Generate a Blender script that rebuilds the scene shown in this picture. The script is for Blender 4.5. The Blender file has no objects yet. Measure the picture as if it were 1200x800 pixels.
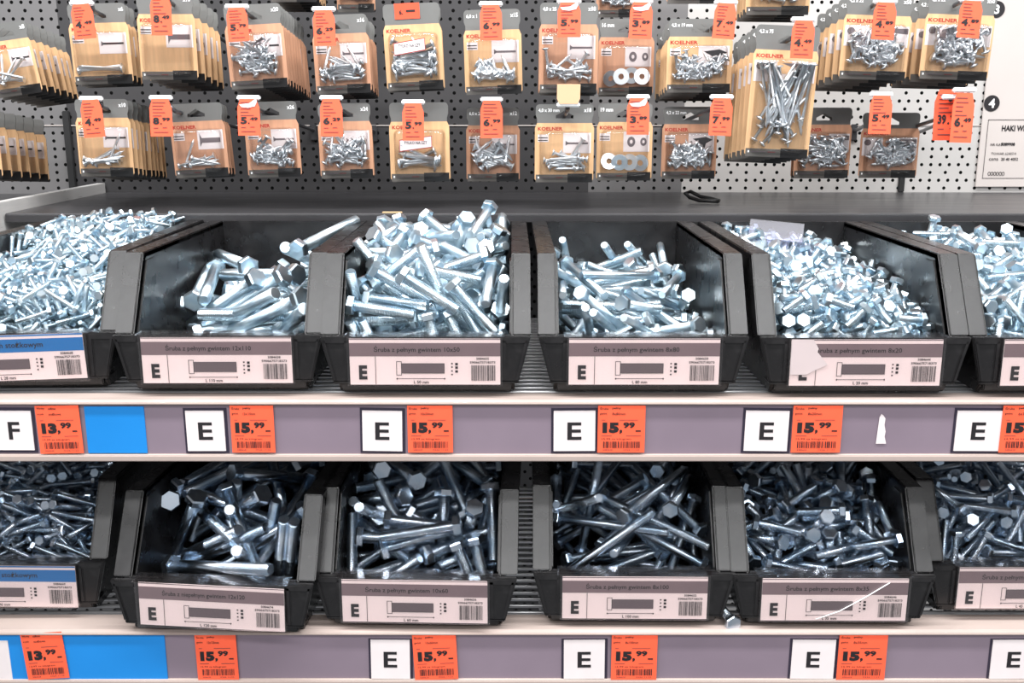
import bpy, bmesh, math, random
from mathutils import Vector, Matrix, Quaternion
sc = bpy.context.scene
col = sc.collection
R = math.radians
rnd = random.Random(7)
# ------------------------------------------------------------------ camera
D, TH, F, ZC = 0.715, R(13.0), 1180.0, 1.30
cam_d = bpy.data.cameras.new('camera'); cam = bpy.data.objects.new('camera', cam_d); col.objects.link(cam)
cam.location = (0, -D, ZC); cam.rotation_euler = (R(90) - TH, 0, 0)
cam_d.lens = F / 1200 * 36; cam_d.sensor_width = 36; cam_d.clip_start = 0.01
sc.camera = cam
def at(px, py, Y):
    """the point of the upright plane at depth Y that the photograph shows at pixel (px, py)"""
    b = (py - 400) / F; a = (px - 600) / F
    d = Vector((a, math.cos(TH) - b * math.sin(TH), -math.sin(TH) - b * math.cos(TH)))
    t = (Y + D) / d.y
    return Vector((d.x * t, Y, ZC + d.z * t))
# ------------------------------------------------------------------ materials
def lin(c):
    return tuple((x / 255 / 12.92 if x / 255 <= .04045 else ((x / 255 + .055) / 1.055) ** 2.4) for x in c) + (1.0,)
class NT:
    def __init__(s, name):
        s.m = bpy.data.materials.new(name); s.m.use_nodes = True
        s.t = s.m.node_tree; s.b = s.t.nodes['Principled BSDF']; s.out = s.t.nodes['Material Output']
    def n(s, typ, **kw):
        x = s.t.nodes.new(typ)
        for k, v in kw.items():
            if k in x.inputs.keys() if isinstance(k, str) else False: x.inputs[k].default_value = v
            else: setattr(x, k, v)
        return x
    def l(s, a, b): s.t.links.new(a, b)
def mat(name, rgb, rough=.5, metal=0.0, noise=0.0, scale=40.0, bump=0.0, spec=.5, stretch=None, dust=None):
    k = NT(name); c = lin(rgb); k.b.inputs['Base Color'].default_value = c
    k.b.inputs['Roughness'].default_value = rough; k.b.inputs['Metallic'].default_value = metal
    k.b.inputs['Specular IOR Level'].default_value = spec
    if noise or bump or dust:
        tc = k.n('ShaderNodeTexCoord'); src = tc.outputs['Object']
        if stretch:
            mp = k.n('ShaderNodeMapping'); mp.inputs['Scale'].default_value = stretch; k.l(src, mp.inputs[0]); src = mp.outputs[0]
        nz = k.n('ShaderNodeTexNoise'); nz.inputs['Scale'].default_value = scale; nz.inputs['Detail'].default_value = 5; k.l(src, nz.inputs['Vector'])
        if noise or dust:
            rp = k.n('ShaderNodeValToRGB'); k.l(nz.outputs['Fac'], rp.inputs[0])
            rp.color_ramp.elements[0].position = .3; rp.color_ramp.elements[1].position = .7
            if dust:
                rp.color_ramp.elements[0].position = .5
                rp.color_ramp.elements[0].color = c; rp.color_ramp.elements[1].color = lin(dust)
            else:
                rp.color_ramp.elements[0].color = tuple(x * (1 - noise) for x in c[:3]) + (1,)
                rp.color_ramp.elements[1].color = tuple(min(1, x * (1 + noise)) for x in c[:3]) + (1,)
            k.l(rp.outputs[0], k.b.inputs['Base Color'])
            mr = k.n('ShaderNodeMapRange'); mr.inputs['To Min'].default_value = max(.02, rough - .1); mr.inputs['To Max'].default_value = min(1, rough + .12)
            k.l(nz.outputs['Fac'], mr.inputs[0]); k.l(mr.outputs[0], k.b.inputs['Roughness'])
        if bump:
            bp = k.n('ShaderNodeBump'); bp.inputs['Strength'].default_value = bump; bp.inputs['Distance'].default_value = .001
            k.l(nz.outputs['Fac'], bp.inputs['Height']); k.l(bp.outputs[0], k.b.inputs['Normal'])
    return k.m
def clear_mat(name, tint=(250, 250, 250), base=.06, edge=.7, rough=.08):
    k = NT(name); k.t.nodes.remove(k.b)
    tr = k.n('ShaderNodeBsdfTransparent'); tr.inputs[0].default_value = lin(tint)
    gl = k.n('ShaderNodeBsdfGlossy'); gl.inputs['Roughness'].default_value = rough; gl.inputs[0].default_value = (1, 1, 1, 1)
    lw = k.n('ShaderNodeLayerWeight'); lw.inputs[0].default_value = .35
    mr = k.n('ShaderNodeMapRange'); mr.inputs['To Min'].default_value = base; mr.inputs['To Max'].default_value = edge
    mx = k.n('ShaderNodeMixShader')
    k.l(lw.outputs['Fresnel'], mr.inputs[0]); k.l(mr.outputs[0], mx.inputs[0]); k.l(tr.outputs[0], mx.inputs[1]); k.l(gl.outputs[0], mx.inputs[2]); k.l(mx.outputs[0], k.out.inputs[0])
    return k.m
def zinc(name, rgb, rough):
    k = NT(name); k.b.inputs['Base Color'].default_value = lin(rgb); k.b.inputs['Metallic'].default_value = 1; k.b.inputs['Roughness'].default_value = rough
    ax = k.n('ShaderNodeAttribute', attribute_name='axial'); th = k.n('ShaderNodeAttribute', attribute_name='thread')
    mu = k.n('ShaderNodeMath', operation='MULTIPLY'); mu.inputs[1].default_value = 2 * math.pi / .0013
    sn = k.n('ShaderNodeMath', operation='SINE'); m2 = k.n('ShaderNodeMath', operation='MULTIPLY')
    k.l(ax.outputs['Fac'], mu.inputs[0]); k.l(mu.outputs[0], sn.inputs[0]); k.l(sn.outputs[0], m2.inputs[0]); k.l(th.outputs['Fac'], m2.inputs[1])
    bp = k.n('ShaderNodeBump'); bp.inputs['Strength'].default_value = .55; bp.inputs['Distance'].default_value = .0004
    k.l(m2.outputs[0], bp.inputs['Height']); k.l(bp.outputs[0], k.b.inputs['Normal'])
    tc = k.n('ShaderNodeNewGeometry'); nz = k.n('ShaderNodeTexNoise'); nz.inputs['Scale'].default_value = 55
    k.l(tc.outputs['Position'], nz.inputs['Vector'])
    rp = k.n('ShaderNodeValToRGB'); rp.color_ramp.elements[0].position = .35; rp.color_ramp.elements[1].position = .62
    c = lin(rgb); rp.color_ramp.elements[0].color = (c[0] * .66, c[1] * .76, c[2] * .84, 1); rp.color_ramp.elements[1].color = c
    k.l(nz.outputs['Fac'], rp.inputs[0]); k.l(rp.outputs[0], k.b.inputs['Base Color'])
    return k.m
M = dict(
    bin=mat('bin_plastic', (25, 24, 25), .28, noise=.25, scale=60, bump=.05, dust=(38, 37, 38)),
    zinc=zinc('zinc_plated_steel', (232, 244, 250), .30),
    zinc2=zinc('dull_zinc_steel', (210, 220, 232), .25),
    steel=mat('screw_steel', (236, 240, 244), .30, 1),
    kraft=mat('kraft_card', (214, 172, 128), .75, noise=.12, scale=25, stretch=(9, 9, 1)),
    kraft2=mat('reddish_kraft_card', (196, 146, 116), .75, noise=.12, scale=25, stretch=(9, 9, 1)),
    header=mat('grey_header_card', (112, 112, 110), .35, noise=.06, scale=30),
    footgrey=mat('grey_footer_print', (92, 88, 84), .5),
    black=mat('black_card', (26, 25, 26), .35),
    white=mat('white_paper', (224, 214, 214), .6, noise=.03, scale=60),
    labelwhite=mat('white_label_card', (248, 236, 234), .6, noise=.02, scale=60),
    cream=mat('painted_cream_steel', (170, 155, 148), .35, noise=.05, scale=20),
    strip=mat('mauve_strip_insert', (128, 114, 126), .35, noise=.06, scale=16),
    blue=mat('blue_strip_insert', (22, 128, 205), .35, noise=.05, scale=14),
    blueband=mat('blue_label_band', (20, 120, 190), .5),
    band=mat('mauve_label_band', (128, 112, 116), .5, noise=.08, scale=30),
    orange=mat('orange_tag_paper', (245, 96, 62), .55, noise=.04, scale=50),
    orange2=mat('tag_red_orange_paper', (236, 84, 52), .55, noise=.04, scale=50),
    peach=mat('peach_tag_paper', (240, 190, 150), .6),
    ink=mat('black_ink', (26, 22, 26), .6),
    greyink=mat('grey_ink', (104, 94, 98), .6),
    softink=mat('soft_ink', (110, 60, 60), .6),
    red=mat('red_ink', (170, 40, 32), .6),
    whiteink=mat('white_ink', (245, 245, 245), .6),
    navy=mat('dark_navy_backing', (46, 40, 56), .4),
    hook=mat('hook_steel', (120, 120, 124), .35, .8),
    darkhook=mat('dark_hook_plastic', (60, 60, 62), .35),
    cap=mat('white_cap_plastic', (240, 240, 240), .3),
    wire=mat('wire_steel', (170, 170, 172), .35, .7),
    ledge=mat('black_painted_steel', (52, 51, 53), .33, noise=.2, scale=8, stretch=(1, 12, 1)),
    rail=mat('brushed_light_steel', (214, 212, 210), .3, .1, noise=.06, scale=30, stretch=(1, 1, 14)),
    panel=mat('cream_sheet', (192, 184, 180), .4, noise=.03, scale=12),
    dark=mat('dark_back_sheet', (30, 30, 31), .6),
    tan=mat('tan_card_scrap', (200, 170, 130), .7),
    clear=clear_mat('clear_plastic', (252, 252, 252), .035, .7, .07),
    pocket=clear_mat('clear_pocket', (253, 250, 250), .03, .5, .12),
    tint=clear_mat('smoky_clear_plastic', (222, 220, 234), .10, .35, .2),
)
def pegboard_mat(name, c0, c1):
    k = NT(name)
    k.b.inputs['Roughness'].default_value = .42; k.b.inputs['Metallic'].default_value = .25
    tc = k.n('ShaderNodeTexCoord'); sx = k.n('ShaderNodeSeparateXYZ'); k.l(tc.outputs['Object'], sx.inputs[0])
    def op(o, a, b=None):
        x = k.n('ShaderNodeMath', operation=o)
        for i, v in enumerate((a, b)):
            if v is None: continue
            if isinstance(v, (int, float)): x.inputs[i].default_value = v
            else: k.l(v, x.inputs[i])
        return x.outputs[0]
    X, Z = sx.outputs['X'], sx.outputs['Z']
    def dots(px, ox, pz, oz, r):
        u = op('SUBTRACT', op('FRACT', op('DIVIDE', op('ADD', X, 50 * px + ox), px)), .5); u = op('MULTIPLY', u, px)
        v = op('SUBTRACT', op('FRACT', op('DIVIDE', op('ADD', Z, 50 * pz + oz), pz)), .5); v = op('MULTIPLY', v, pz)
        d = op('SQRT', op('ADD', op('MULTIPLY', u, u), op('MULTIPLY', v, v)))
        return op('LESS_THAN', d, r)
    h = op('MAXIMUM', dots(.01155, 0, .0194, 0, .0021), dots(.01925, .004, .0194, .0097, .0021))
    nz = k.n('ShaderNodeTexNoise'); nz.inputs['Scale'].default_value = 5; k.l(tc.outputs['Object'], nz.inputs['Vector'])
    rp = k.n('ShaderNodeValToRGB'); rp.color_ramp.elements[0].color = lin(c0); rp.color_ramp.elements[1].color = lin(c1); k.l(nz.outputs['Fac'], rp.inputs[0])
    mx = k.n('ShaderNodeMix', data_type='RGBA'); k.l(h, mx.inputs['Factor']); k.l(rp.outputs[0], mx.inputs[6]); mx.inputs[7].default_value = (.006, .006, .006, 1)
    k.l(mx.outputs[2], k.b.inputs['Base Color'])
    k.l(op('SUBTRACT', .5, op('MULTIPLY', h, .5)), k.b.inputs['Specular IOR Level']); k.l(op('MULTIPLY', op('SUBTRACT', 1, h), .25), k.b.inputs['Metallic'])
    return k.m
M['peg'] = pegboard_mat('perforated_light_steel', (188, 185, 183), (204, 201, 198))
M['pegshaded'] = pegboard_mat('perforated_steel_shaded', (60, 59, 61), (72, 71, 72))  # same board steel, with the dimmer light at its middle painted into the colour
M['peghalfshaded'] = pegboard_mat('perforated_steel_half_shaded', (112, 111, 112), (126, 124, 124))  # in-between step of that painted shading, either side of the dim middle
# ------------------------------------------------------------------ mesh helpers
def tag(o, label=None, cat=None, group=None, kind=None):
    for k, v in (('label', label), ('category', cat), ('group', group), ('kind', kind)):
        if v: o[k] = v
    return o
def empty(name, loc=(0, 0, 0), rot=(0, 0, 0)):
    o = bpy.data.objects.new(name, None); o.empty_display_size = .01; col.objects.link(o); o.location = loc; o.rotation_euler = rot
    return o
def link(name, me, parent=None, loc=(0, 0, 0)):
    o = bpy.data.objects.new(name, me); col.objects.link(o); o.parent = parent; o.location = loc
    return o
class MB:
    """collects shapes, each with a material slot, into one mesh"""
    def __init__(s): s.bm = bmesh.new(); s.mats = []
    def slot(s, m):
        m = M[m] if isinstance(m, str) else m
        if m not in s.mats: s.mats.append(m)
        return s.mats.index(m)
    def faces(s, vs, fs, m):
        i = s.slot(m); bv = [s.bm.verts.new(v) for v in vs]
        for f in fs:
            try: s.bm.faces.new([bv[k] for k in f]).material_index = i
            except ValueError: pass
        return s
    def box(s, x0, x1, y0, y1, z0, z1, m, top=1.0):
        cx = (x0 + x1) / 2
        vs = [(x0, y0, z0), (x1, y0, z0), (x1, y1, z0), (x0, y1, z0)] + [(cx + (x - cx) * top, y, z1) for x, y in ((x0, y0), (x1, y0), (x1, y1), (x0, y1))]
        return s.faces(vs, [(3, 2, 1, 0), (4, 5, 6, 7), (0, 1, 5, 4), (1, 2, 6, 5), (2, 3, 7, 6), (3, 0, 4, 7)], m)
    def prism_x(s, poly, x0, x1, m):
        n = len(poly); vs = [(x0, y, z) for y, z in poly] + [(x1, y, z) for y, z in poly]
        fs = [tuple(range(n)), tuple(range(2 * n - 1, n - 1, -1))] + [(i + n, (i + 1) % n + n, (i + 1) % n, i) for i in range(n)]
        return s.faces(vs, fs, m)
    def prism_y(s, poly, y0, y1, m):
        n = len(poly); vs = [(x, y0, z) for x, z in poly] + [(x, y1, z) for x, z in poly]
        fs = [tuple(range(n)), tuple(range(2 * n - 1, n - 1, -1))] + [(i + n, (i + 1) % n + n, (i + 1) % n, i) for i in range(n)]
        return s.faces(vs, fs, m)
    def quad(s, x0, x1, z0, z1, y, m):
        return s.faces([(x0, y, z0), (x1, y, z0), (x1, y, z1), (x0, y, z1)], [(0, 1, 2, 3)], m)
    def poly(s, pts, y, m):
        return s.faces([(x, y, z) for x, z in pts], [tuple(range(len(pts)))], m)
    def tube(s, pts, r, m, n=8, closed=False):
        pts = [Vector(p) for p in pts]; rs = r if isinstance(r, (list, tuple)) else [r] * len(pts); i0 = s.slot(m); rings = []
        up = None
        for i, p in enumerate(pts):
            a = pts[i - 1] if (i or closed) else p; b = pts[(i + 1) % len(pts)] if (i + 1 < len(pts) or closed) else p
            t = (b - a).normalized()
            if up is None:
                up = Vector((0, 0, 1)) if abs(t.z) < .9 else Vector((1, 0, 0))
            u = t.cross(up).normalized(); v = u.cross(t).normalized(); up = v
            rings.append([s.bm.verts.new(p + (u * math.cos(2 * math.pi * k / n) + v * math.sin(2 * math.pi * k / n)) * rs[i]) for k in range(n)])
        m_ = len(rings)
        for i in range(m_ if closed else m_ - 1):
            A, B = rings[i], rings[(i + 1) % m_]
            for k in range(n):
                f = s.bm.faces.new((A[k], A[(k + 1) % n], B[(k + 1) % n], B[k])); f.material_index = i0; f.smooth = True
        if not closed:
            for A in (rings[0][::-1], rings[-1]): s.bm.faces.new(A).material_index = i0
        return s
    def mesh(s, name, bevel=0, seg=2):
        bmesh.ops.recalc_face_normals(s.bm, faces=s.bm.faces)
        if bevel:
            es = [e for e in s.bm.edges if len(e.link_faces) == 2 and e.calc_face_angle(0) > .5]
            bmesh.ops.bevel(s.bm, geom=es, offset=bevel, segments=seg, affect='EDGES', clamp_overlap=True)
        me = bpy.data.meshes.new(name); s.bm.to_mesh(me); s.bm.free()
        for m in s.mats: me.materials.append(m)
        return me
    def build(s, name, parent=None, loc=(0, 0, 0), bevel=0, seg=2):
        return link(name, s.mesh(name, bevel, seg), parent, loc)
_tx = {}
def glyphs(txt, bold=0.0):
    k = (txt, bold)
    if k not in _tx:
        cu = bpy.data.curves.new('t', 'FONT'); cu.body = txt; cu.size = 1; cu.offset = bold; cu.resolution_u = 2
        o = bpy.data.objects.new('t', cu); col.objects.link(o); bpy.context.view_layer.update()
        me = bpy.data.meshes.new_from_object(o.evaluated_get(bpy.context.evaluated_depsgraph_get()))
        vs = [(v.co.x, v.co.y) for v in me.vertices]; fs = [tuple(p.vertices) for p in me.polygons]
        bpy.data.objects.remove(o); bpy.data.curves.remove(cu); bpy.data.meshes.remove(me)
        x0 = min(v[0] for v in vs); x1 = max(v[0] for v in vs); z0 = min(v[1] for v in vs); z1 = max(v[1] for v in vs)
        _tx[k] = ([(a - x0, b - z0) for a, b in vs], fs, x1 - x0, z1 - z0)
    return _tx[k]
def write(mb, txt, x, z, h, y, m, bold=0.0, w=None, align='l', sx=1.0):
    """print txt with glyph height h (whole ink box) and, if given, ink width w, its lower left corner at x, z on the plane y"""
    vs, fs, tw, thh = glyphs(txt, bold); k = h / thh; kx = (w / tw) if w else k * sx
    if align == 'c': x -= tw * kx / 2
    if align == 'r': x -= tw * kx
    mb.faces([(x + a * kx, y, z + b * k) for a, b in vs], fs, m)
def barcode(mb, x0, x1, z0, z1, y, m, seed):
    r = random.Random(seed); x = x0
    while x < x1:
        w = r.choice((.6, .6, 1.1, 1.6)) * (x1 - x0) / 60
        mb.quad(x, min(x1, x + w), z0, z1, y, m); x += w + r.choice((.7, .7, 1.2, 1.6)) * (x1 - x0) / 60
# ------------------------------------------------------------------ the setting
ZT, ZB = ZC - .2988 * D, ZC - .559 * D              # tops of the two price strips
PEGY = .566
ZL = ZC - .1024                                      # top of the rear ledge
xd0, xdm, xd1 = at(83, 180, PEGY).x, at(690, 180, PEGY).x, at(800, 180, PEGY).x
mb = MB().box(-.95, xd0, PEGY, PEGY + .0015, ZL - .6, ZC + .135, 'peghalfshaded').box(xd0, xdm, PEGY, PEGY + .0015, ZL - .6, ZC + .135, 'pegshaded').box(xdm, xd1, PEGY, PEGY + .0015, ZL - .6, ZC + .135, 'peghalfshaded').box(xd1, .95, PEGY, PEGY + .0015, ZL - .6, ZC + .135, 'peg')  # one steel board; its fade from dim to bright is painted in steps
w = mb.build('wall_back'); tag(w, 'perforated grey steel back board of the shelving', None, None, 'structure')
zs = at(600, 147, PEGY).z
tag(MB().box(-.95, .95, PEGY - .0012, PEGY - .0002, zs - .0007, zs + .0007, 'panel').build('trim_1', bevel=.0003), 'thin pale joint line across the back board', kind='structure')
xs = at(1057, 200, PEGY).x
tag(MB().box(xs - .004, xs + .004, PEGY - .003, PEGY - .0002, ZL, ZL + .022, 'dark').build('trim_2', bevel=.001), 'dark upright slot at the foot of the back board', kind='structure')
xs2 = at(83, 180, PEGY).x
tag(MB().box(xs2 - .005, xs2 + .004, PEGY - .004, PEGY - .0002, ZL, ZL + .10, 'dark').build('trim_3', bevel=.001), 'dark upright slot beside the left hanging packs', kind='structure')
# rear ledge
lg = empty('steel_ledge', (0, .30, ZL)); tag(lg, 'long black steel ledge behind the upper row of bins', 'ledge')
MB().prism_x([(0, -.009), (.0012, -.009), (.0012, -.0016), (.264, -.0016), (.264, 0), (.0012, 0), (0, -.0012)], -.510, .80, 'ledge').build('top_sheet', lg, bevel=.0005)
# neighbouring shelf with the pale side edge
ls = empty('side_shelf', (-.512, .0, ZL)); tag(ls, 'neighbouring steel shelf at far left with a pale bright side edge', 'shelf')
MB().box(-.0012, 0, -.3, .564, -.021, .0115, 'rail').box(-.010, -.0012, -.3, .564, .0100, .0115, 'rail').build('side_edge', ls, bevel=.0004)
MB().box(-.42, -.0015, -.3, .564, -.006, -.002, 'ledge').build('shelf_board', ls)
MB().tube([(0.0006, .12, .004), (-.0002, .12, .004)], .003, 'wire', 10).build('rivet', ls)
# cream sheet with numbers at the right
px = at(1150, 120, PEGY - .004)
zb_ = at(1150, 219, PEGY - .004).z; xl = at(1143, 219, PEGY - .004).x
sh = empty('numbered_sheet', (xl, PEGY - .004, zb_)); tag(sh, 'cream sheet leaning on the back board with printed numbers three and four', 'sign')
MB().box(0, .30, 0, .002, 0, .42, 'panel').build('sheet', sh, bevel=.0005)
yy = -.0006
for nm, (cx, cy), t in (('number_disc', (1168, 11), '3'), ('number_disc', (1162, 121), '4')):
    p = at(cx, cy, PEGY - .004); m_ = MB(); r_ = .0098
    m_.poly([(p.x - xl + r_ * math.cos(a * .2618), p.z - zb_ + r_ * math.sin(a * .2618)) for a in range(24)], yy, 'ink')
    write(m_, t, p.x - xl, p.z - zb_ - .0055, .011, yy - .0004, 'whiteink', .03, align='c')
    tag(m_.build(nm, sh), 'black disc with white numeral ' + t)
m_ = MB()
a0 = at(1158, 140, PEGY - .004); a1 = at(1158, 209, PEGY - .004); x0 = a0.x - xl; z1 = a0.z - zb_; z0 = a1.z - zb_
for q in ((x0, x0 + .13, z1 - .0006, z1), (x0, x0 + .13, z0, z0 + .0006), (x0, x0 + .0006, z0, z1)): m_.quad(*q, yy, 'ink')
write(m_, 'HAKI WKR', x0 + .018, z1 - .014, .007, yy, 'ink', .03, sx=.8); write(m_, 'NR KAT', x0 + .006, z1 - .032, .003, yy, 'ink', .01)
write(m_, '5089908', x0 + .019, z1 - .032, .004, yy, 'ink', .04); write(m_, 'TOWAR 62407/4', x0 + .008, z1 - .043, .003, yy, 'ink')
write(m_, '20 40 4052', x0 + .021, z1 - .050, .0035, yy, 'ink', .02); write(m_, 'cena', x0 + .006, z1 - .050, .003, yy, 'ink')
for i in range(6): m_.tube([(x0 + .008 + i * .0035 + .0015 * math.cos(a), yy, z0 + .006 + .0022 * math.sin(a)) for a in [k * .7854 for k in range(8)]], .0003, 'ink', 4, True)
m_.build('printed_notice', sh)
# ------------------------------------------------------------------ the two wire shelves
def shelf(zt, which):
    s = empty('wire_shelf', (0, 0, zt)); tag(s, f'{which} wire shelf with pale steel front edge carrying a row of bolt bins', 'shelf', None)
    h = .0408
    MB().prism_x([(.030, -.004), (.030, .0012), (.011, .0014), (.006, .0044), (-.001, .0048), (-.0052, .0034), (-.0052, .0020), (-.0012, .0012), (-.0012, -h + .0042),
                  (-.0052, -h + .0034), (-.0052, -h - .0010), (.002, -h - .0020), (.004, -h), (.004, -.004), (.012, -.005)], -.62, .62, 'cream').build('front_edge', s, bevel=.0006)
    MB().box(-.62, .62, -.0022, -.0013, -h + .0042, .0012, 'strip').build('strip_insert', s)
    m = MB()
    for i in range(25):
        y = .034 + i * .0115
        m.tube([(-.62, y, .0005), (.62, y, .0005)], .0016, 'wire', 6)
    for i in range(26):
        x = -.60 + i * .048
        m.tube([(x, .012, -.0025), (x, .32, -.0025)], .0016, 'wire', 6)
    m.build('wire_grid', s)
    MB().box(-.62, .62, .30, .31, -.012, -.004, 'cream').build('rear_beam', s, bevel=.001)
    return s
shelf(ZT, 'upper'); shelf(ZB, 'lower')
# ------------------------------------------------------------------ bins
BW, BH, HI = .079, .103, .0645
def bin_body():
    m = MB()
    for s in (-1, 1):
        a, b = sorted((s * HI, s * (HI + .0025)))
        m.prism_x([(.012, .001), (.266, 0), (.266, BH), (.040, BH), (.006, .046), (.006, .010)], a, b, 'bin')
        a, b = sorted((s * HI, s * BW)); m.box(a, b, .040, .268, BH - .005, BH, 'bin')
        m.prism_x([(.040, BH), (.006, .046), (.013, .0445), (.047, BH - .002)], a, b, 'bin')
        m.prism_x([(.062, .004), (.060, BH - .006), (.044, BH - .006), (.012, .046), (.012, .004)], *sorted((s * (HI - .0014), s * (HI + .0005))), 'bin')
        a, b = sorted((s * (BW - .002), s * BW)); m.box(a, b, .045, .268, BH - .013, BH - .004, 'bin')
        m.prism_x([(.045, BH - .004), (.010, .045), (.024, .040), (.058, BH - .006)], a, b, 'bin')
        # pocket frame at each end of the front
        for q in ([(.0575, .012), (.0612, .012), (.0612, .044), (.0575, .044)], [(.0668, .012), (.0700, .012), (.0775, .044), (.0742, .044)], [(.0575, .0405), (.0772, .0405), (.0785, .046), (.0575, .046)]):
            m.prism_y([(s * x, z) for x, z in q], -.0012, .001, 'bin')
    m.box(-HI, HI, .012, .266, 0, .003, 'bin').box(-HI, HI, .2635, .266, 0, BH, 'bin').box(-BW, BW, .264, .271, BH - .005, BH, 'bin')
    m.prism_y([(-.070, .011), (.070, .011), (BW, .046), (-BW, .046)], 0, .004, 'bin')
    m.box(-HI, HI, .004, .009, .004, .046, 'bin').box(-.0645, .0645, .0145, .0165, 0, .0115, 'bin')
    m.box(-.070, .070, 0, .018, .0095, .012, 'bin')
    return m.mesh('body', .0008, 2)
BODY = bin_body()
def bin_holder():
    m = MB(); m.box(-.0580, .0580, -.0052, -.0046, .0095, .0468, 'pocket').box(-.0600, .0600, -.0052, .0105, .0468, .0476, 'pocket')
    m.box(-.0580, .0580, -.0052, -.0010, .0090, .0096, 'pocket')
    return m.mesh('label_holder')
HOLDER = bin_holder()
BINS = {}
def make_bin(key, cx, lipy, zt, yaw, label, text, size, dims, blue=False, tilt=0.0, torn=False, bits=True):
    """the lip's middle is at pixel (cx, lipy) and the bin stands on the wires at height zt"""
    Y = .0
    b = (lipy - 400) / F; ang = math.atan(b) + TH
    zl = zt + .0022 + .0468
    Y = (ZC - zl) / math.tan(ang) - D
    p = at(cx, lipy, Y)
    o = empty('storage_bin', (p.x, Y, zt + .0022), (0, 0, R(yaw))); tag(o, label, 'bin', 'open-front storage bins on the wire shelves')
    link('body', BODY, o)
    link('label_holder', HOLDER, o)
    lab = MB().box(-.0562, .0562, -.0040, -.0034, .0100, .0452, 'labelwhite')
    L = lab.build('label_card', o, (0, 0, 0)); L.rotation_euler = (0, R(tilt), 0)
    y = -.0041; m = MB()
    m.quad(-.0562, .0562, .0445 if not blue else .0440, .0452, y, 'greyink' if not blue else 'blueband')
    m.quad(-.0562, .0562, .0318, .0420, y, 'blueband' if blue else 'band'); y -= .0002
    write(m, text, -.006, .0342, .0058, y, 'ink', .01, align='c', w=.064)
    if not blue:
        write(m, 'E', -.0495, .0140, .0110, y, 'ink', .05, w=.0062); m.quad(-.0372, -.0368, .0102, .0318, y, 'ink')
    m.quad(-.0175, .0145, .0190, .0262, y, 'greyink')
    for q in ((-.0215, -.0175, .0276, .0280), (-.0215, -.0175, .0172, .0176), (-.0215, -.0211, .0172, .0280), (-.0179, -.0175, .0172, .0280),
              (-.0175, .0145, .0262, .0265), (-.0175, .0145, .0187, .0190), (.0142, .0145, .0187, .0265), (-.021, .0145, .0144, .0148)): m.quad(*q, y, 'ink')
    for x in (-.021, .0145): m.poly([(x - .0007, .0146), (x, .0138), (x + .0007, .0146), (x, .0154)], y - .0001, 'ink')
    write(m, dims, -.003, .0108, .0024, y, 'ink', .02, align='c')
    for i, z in enumerate((.0262, .0235, .0205, .0178)):
        m.quad(.0195, .0207, z - .0004, z + .0006, y, 'ink')
        if i < 3: m.quad(.0225, .0245, z - .0012, z + .0006, y, 'ink')
    write(m, size, .043, .0292, .0018, y, 'ink', .02, align='c', w=.0095); write(m, '5906675718373', .043, .0263, .0018, y, 'ink', .02, align='c', w=.019)
    barcode(m, .0345, .0525, .0130, .0250, y, 'ink', key)
    m.build('printing', L)
    if torn: tag(MB().poly([(-.0562, .0452), (-.040, .0452), (-.036, .0385), (-.0368, .036), (-.0285, .0262), (-.0372, .0222), (-.044, .0185), (-.0562, .0185)], y - .0004, 'white').build('torn_flap', L), 'white torn corner covering part of the printed letter')
    if key == 'L5': MB().tube([(-.014, y - .0016, .012), (.004, y - .0016, .019), (.022, y - .0016, .030), (.041, y - .0016, .043)], .0004, 'cap', 6).build('white_thread', L)
    BINS[key] = Matrix.Translation((p.x, Y, zt + .0022)) @ Matrix.Rotation(R(yaw), 4, 'Z')
    return o
GW = 'Śruba z pełnym gwintem '
make_bin('U1', 12, 389, ZT, 2.0, 'dark bin at upper left, blue-banded label, brimming with thin bolts', 'Wkręt z łbem stożkowym', '5084668', 'L 28 mm', True, -1.5)
make_bin('U2', 254, 391.5, ZT, .3, 'dark upper bin half filled with thick long bolts, bare left wall showing', GW + '12x110', '5084658', 'L 110 mm')
make_bin('U3', 498, 393, ZT, 0, 'dark upper bin heaped over its rim with medium bolts', GW + '10x50', '5084655', 'L 50 mm')
make_bin('U4', 755, 393, ZT, 0, 'dark upper bin of slender long bolts with bare right wall', GW + '8x80', '5084650', 'L 80 mm')
make_bin('U5', 1015, 394, ZT, 0, 'dark upper bin of stubby bolts with clear clamshell on top and torn label', GW + '8x20', '5084644', 'L 20 mm', False, 0, True)
make_bin('U6', 1264, 394, ZT, 0, 'dark upper bin cut off by the right edge of the photo', GW + '6x35', '5084640', 'L 35 mm')
make_bin('L1', 5, 658, ZB, 1.0, 'dark lower bin with blue-banded label at far left', 'Wkręt z łbem stożkowym', '5084669', 'L 36 mm', True, 1.0)
make_bin('L2', 247, 681, ZB, -3.2, 'dark lower bin turned slightly askew, half-threaded bolts sloping up to its right', 'Śruba z niepełnym gwintem 12x120', '5084674', 'L 120 mm', False, 1.5)
make_bin('L3', 486, 675, ZB, -1.8, 'dark lower bin full of medium bolts below the overfull upper bin', GW + '10x60', '5084656', 'L 60 mm')
make_bin('L4', 744, 671, ZB, -.6, 'dark lower bin of long slim bolts lying front to back', GW + '8x100', '5084652', 'L 100 mm')
make_bin('L5', 978, 673, ZB, -.3, 'dark lower bin of short bolts, white thread stuck across its label', GW + '8x35', '5084646', 'L 35 mm')
make_bin('L6', 1206, 660, ZB, 0, 'dark lower bin cut off by the right edge of the photo', GW + '6x45', '5084642', 'L 45 mm')
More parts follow.
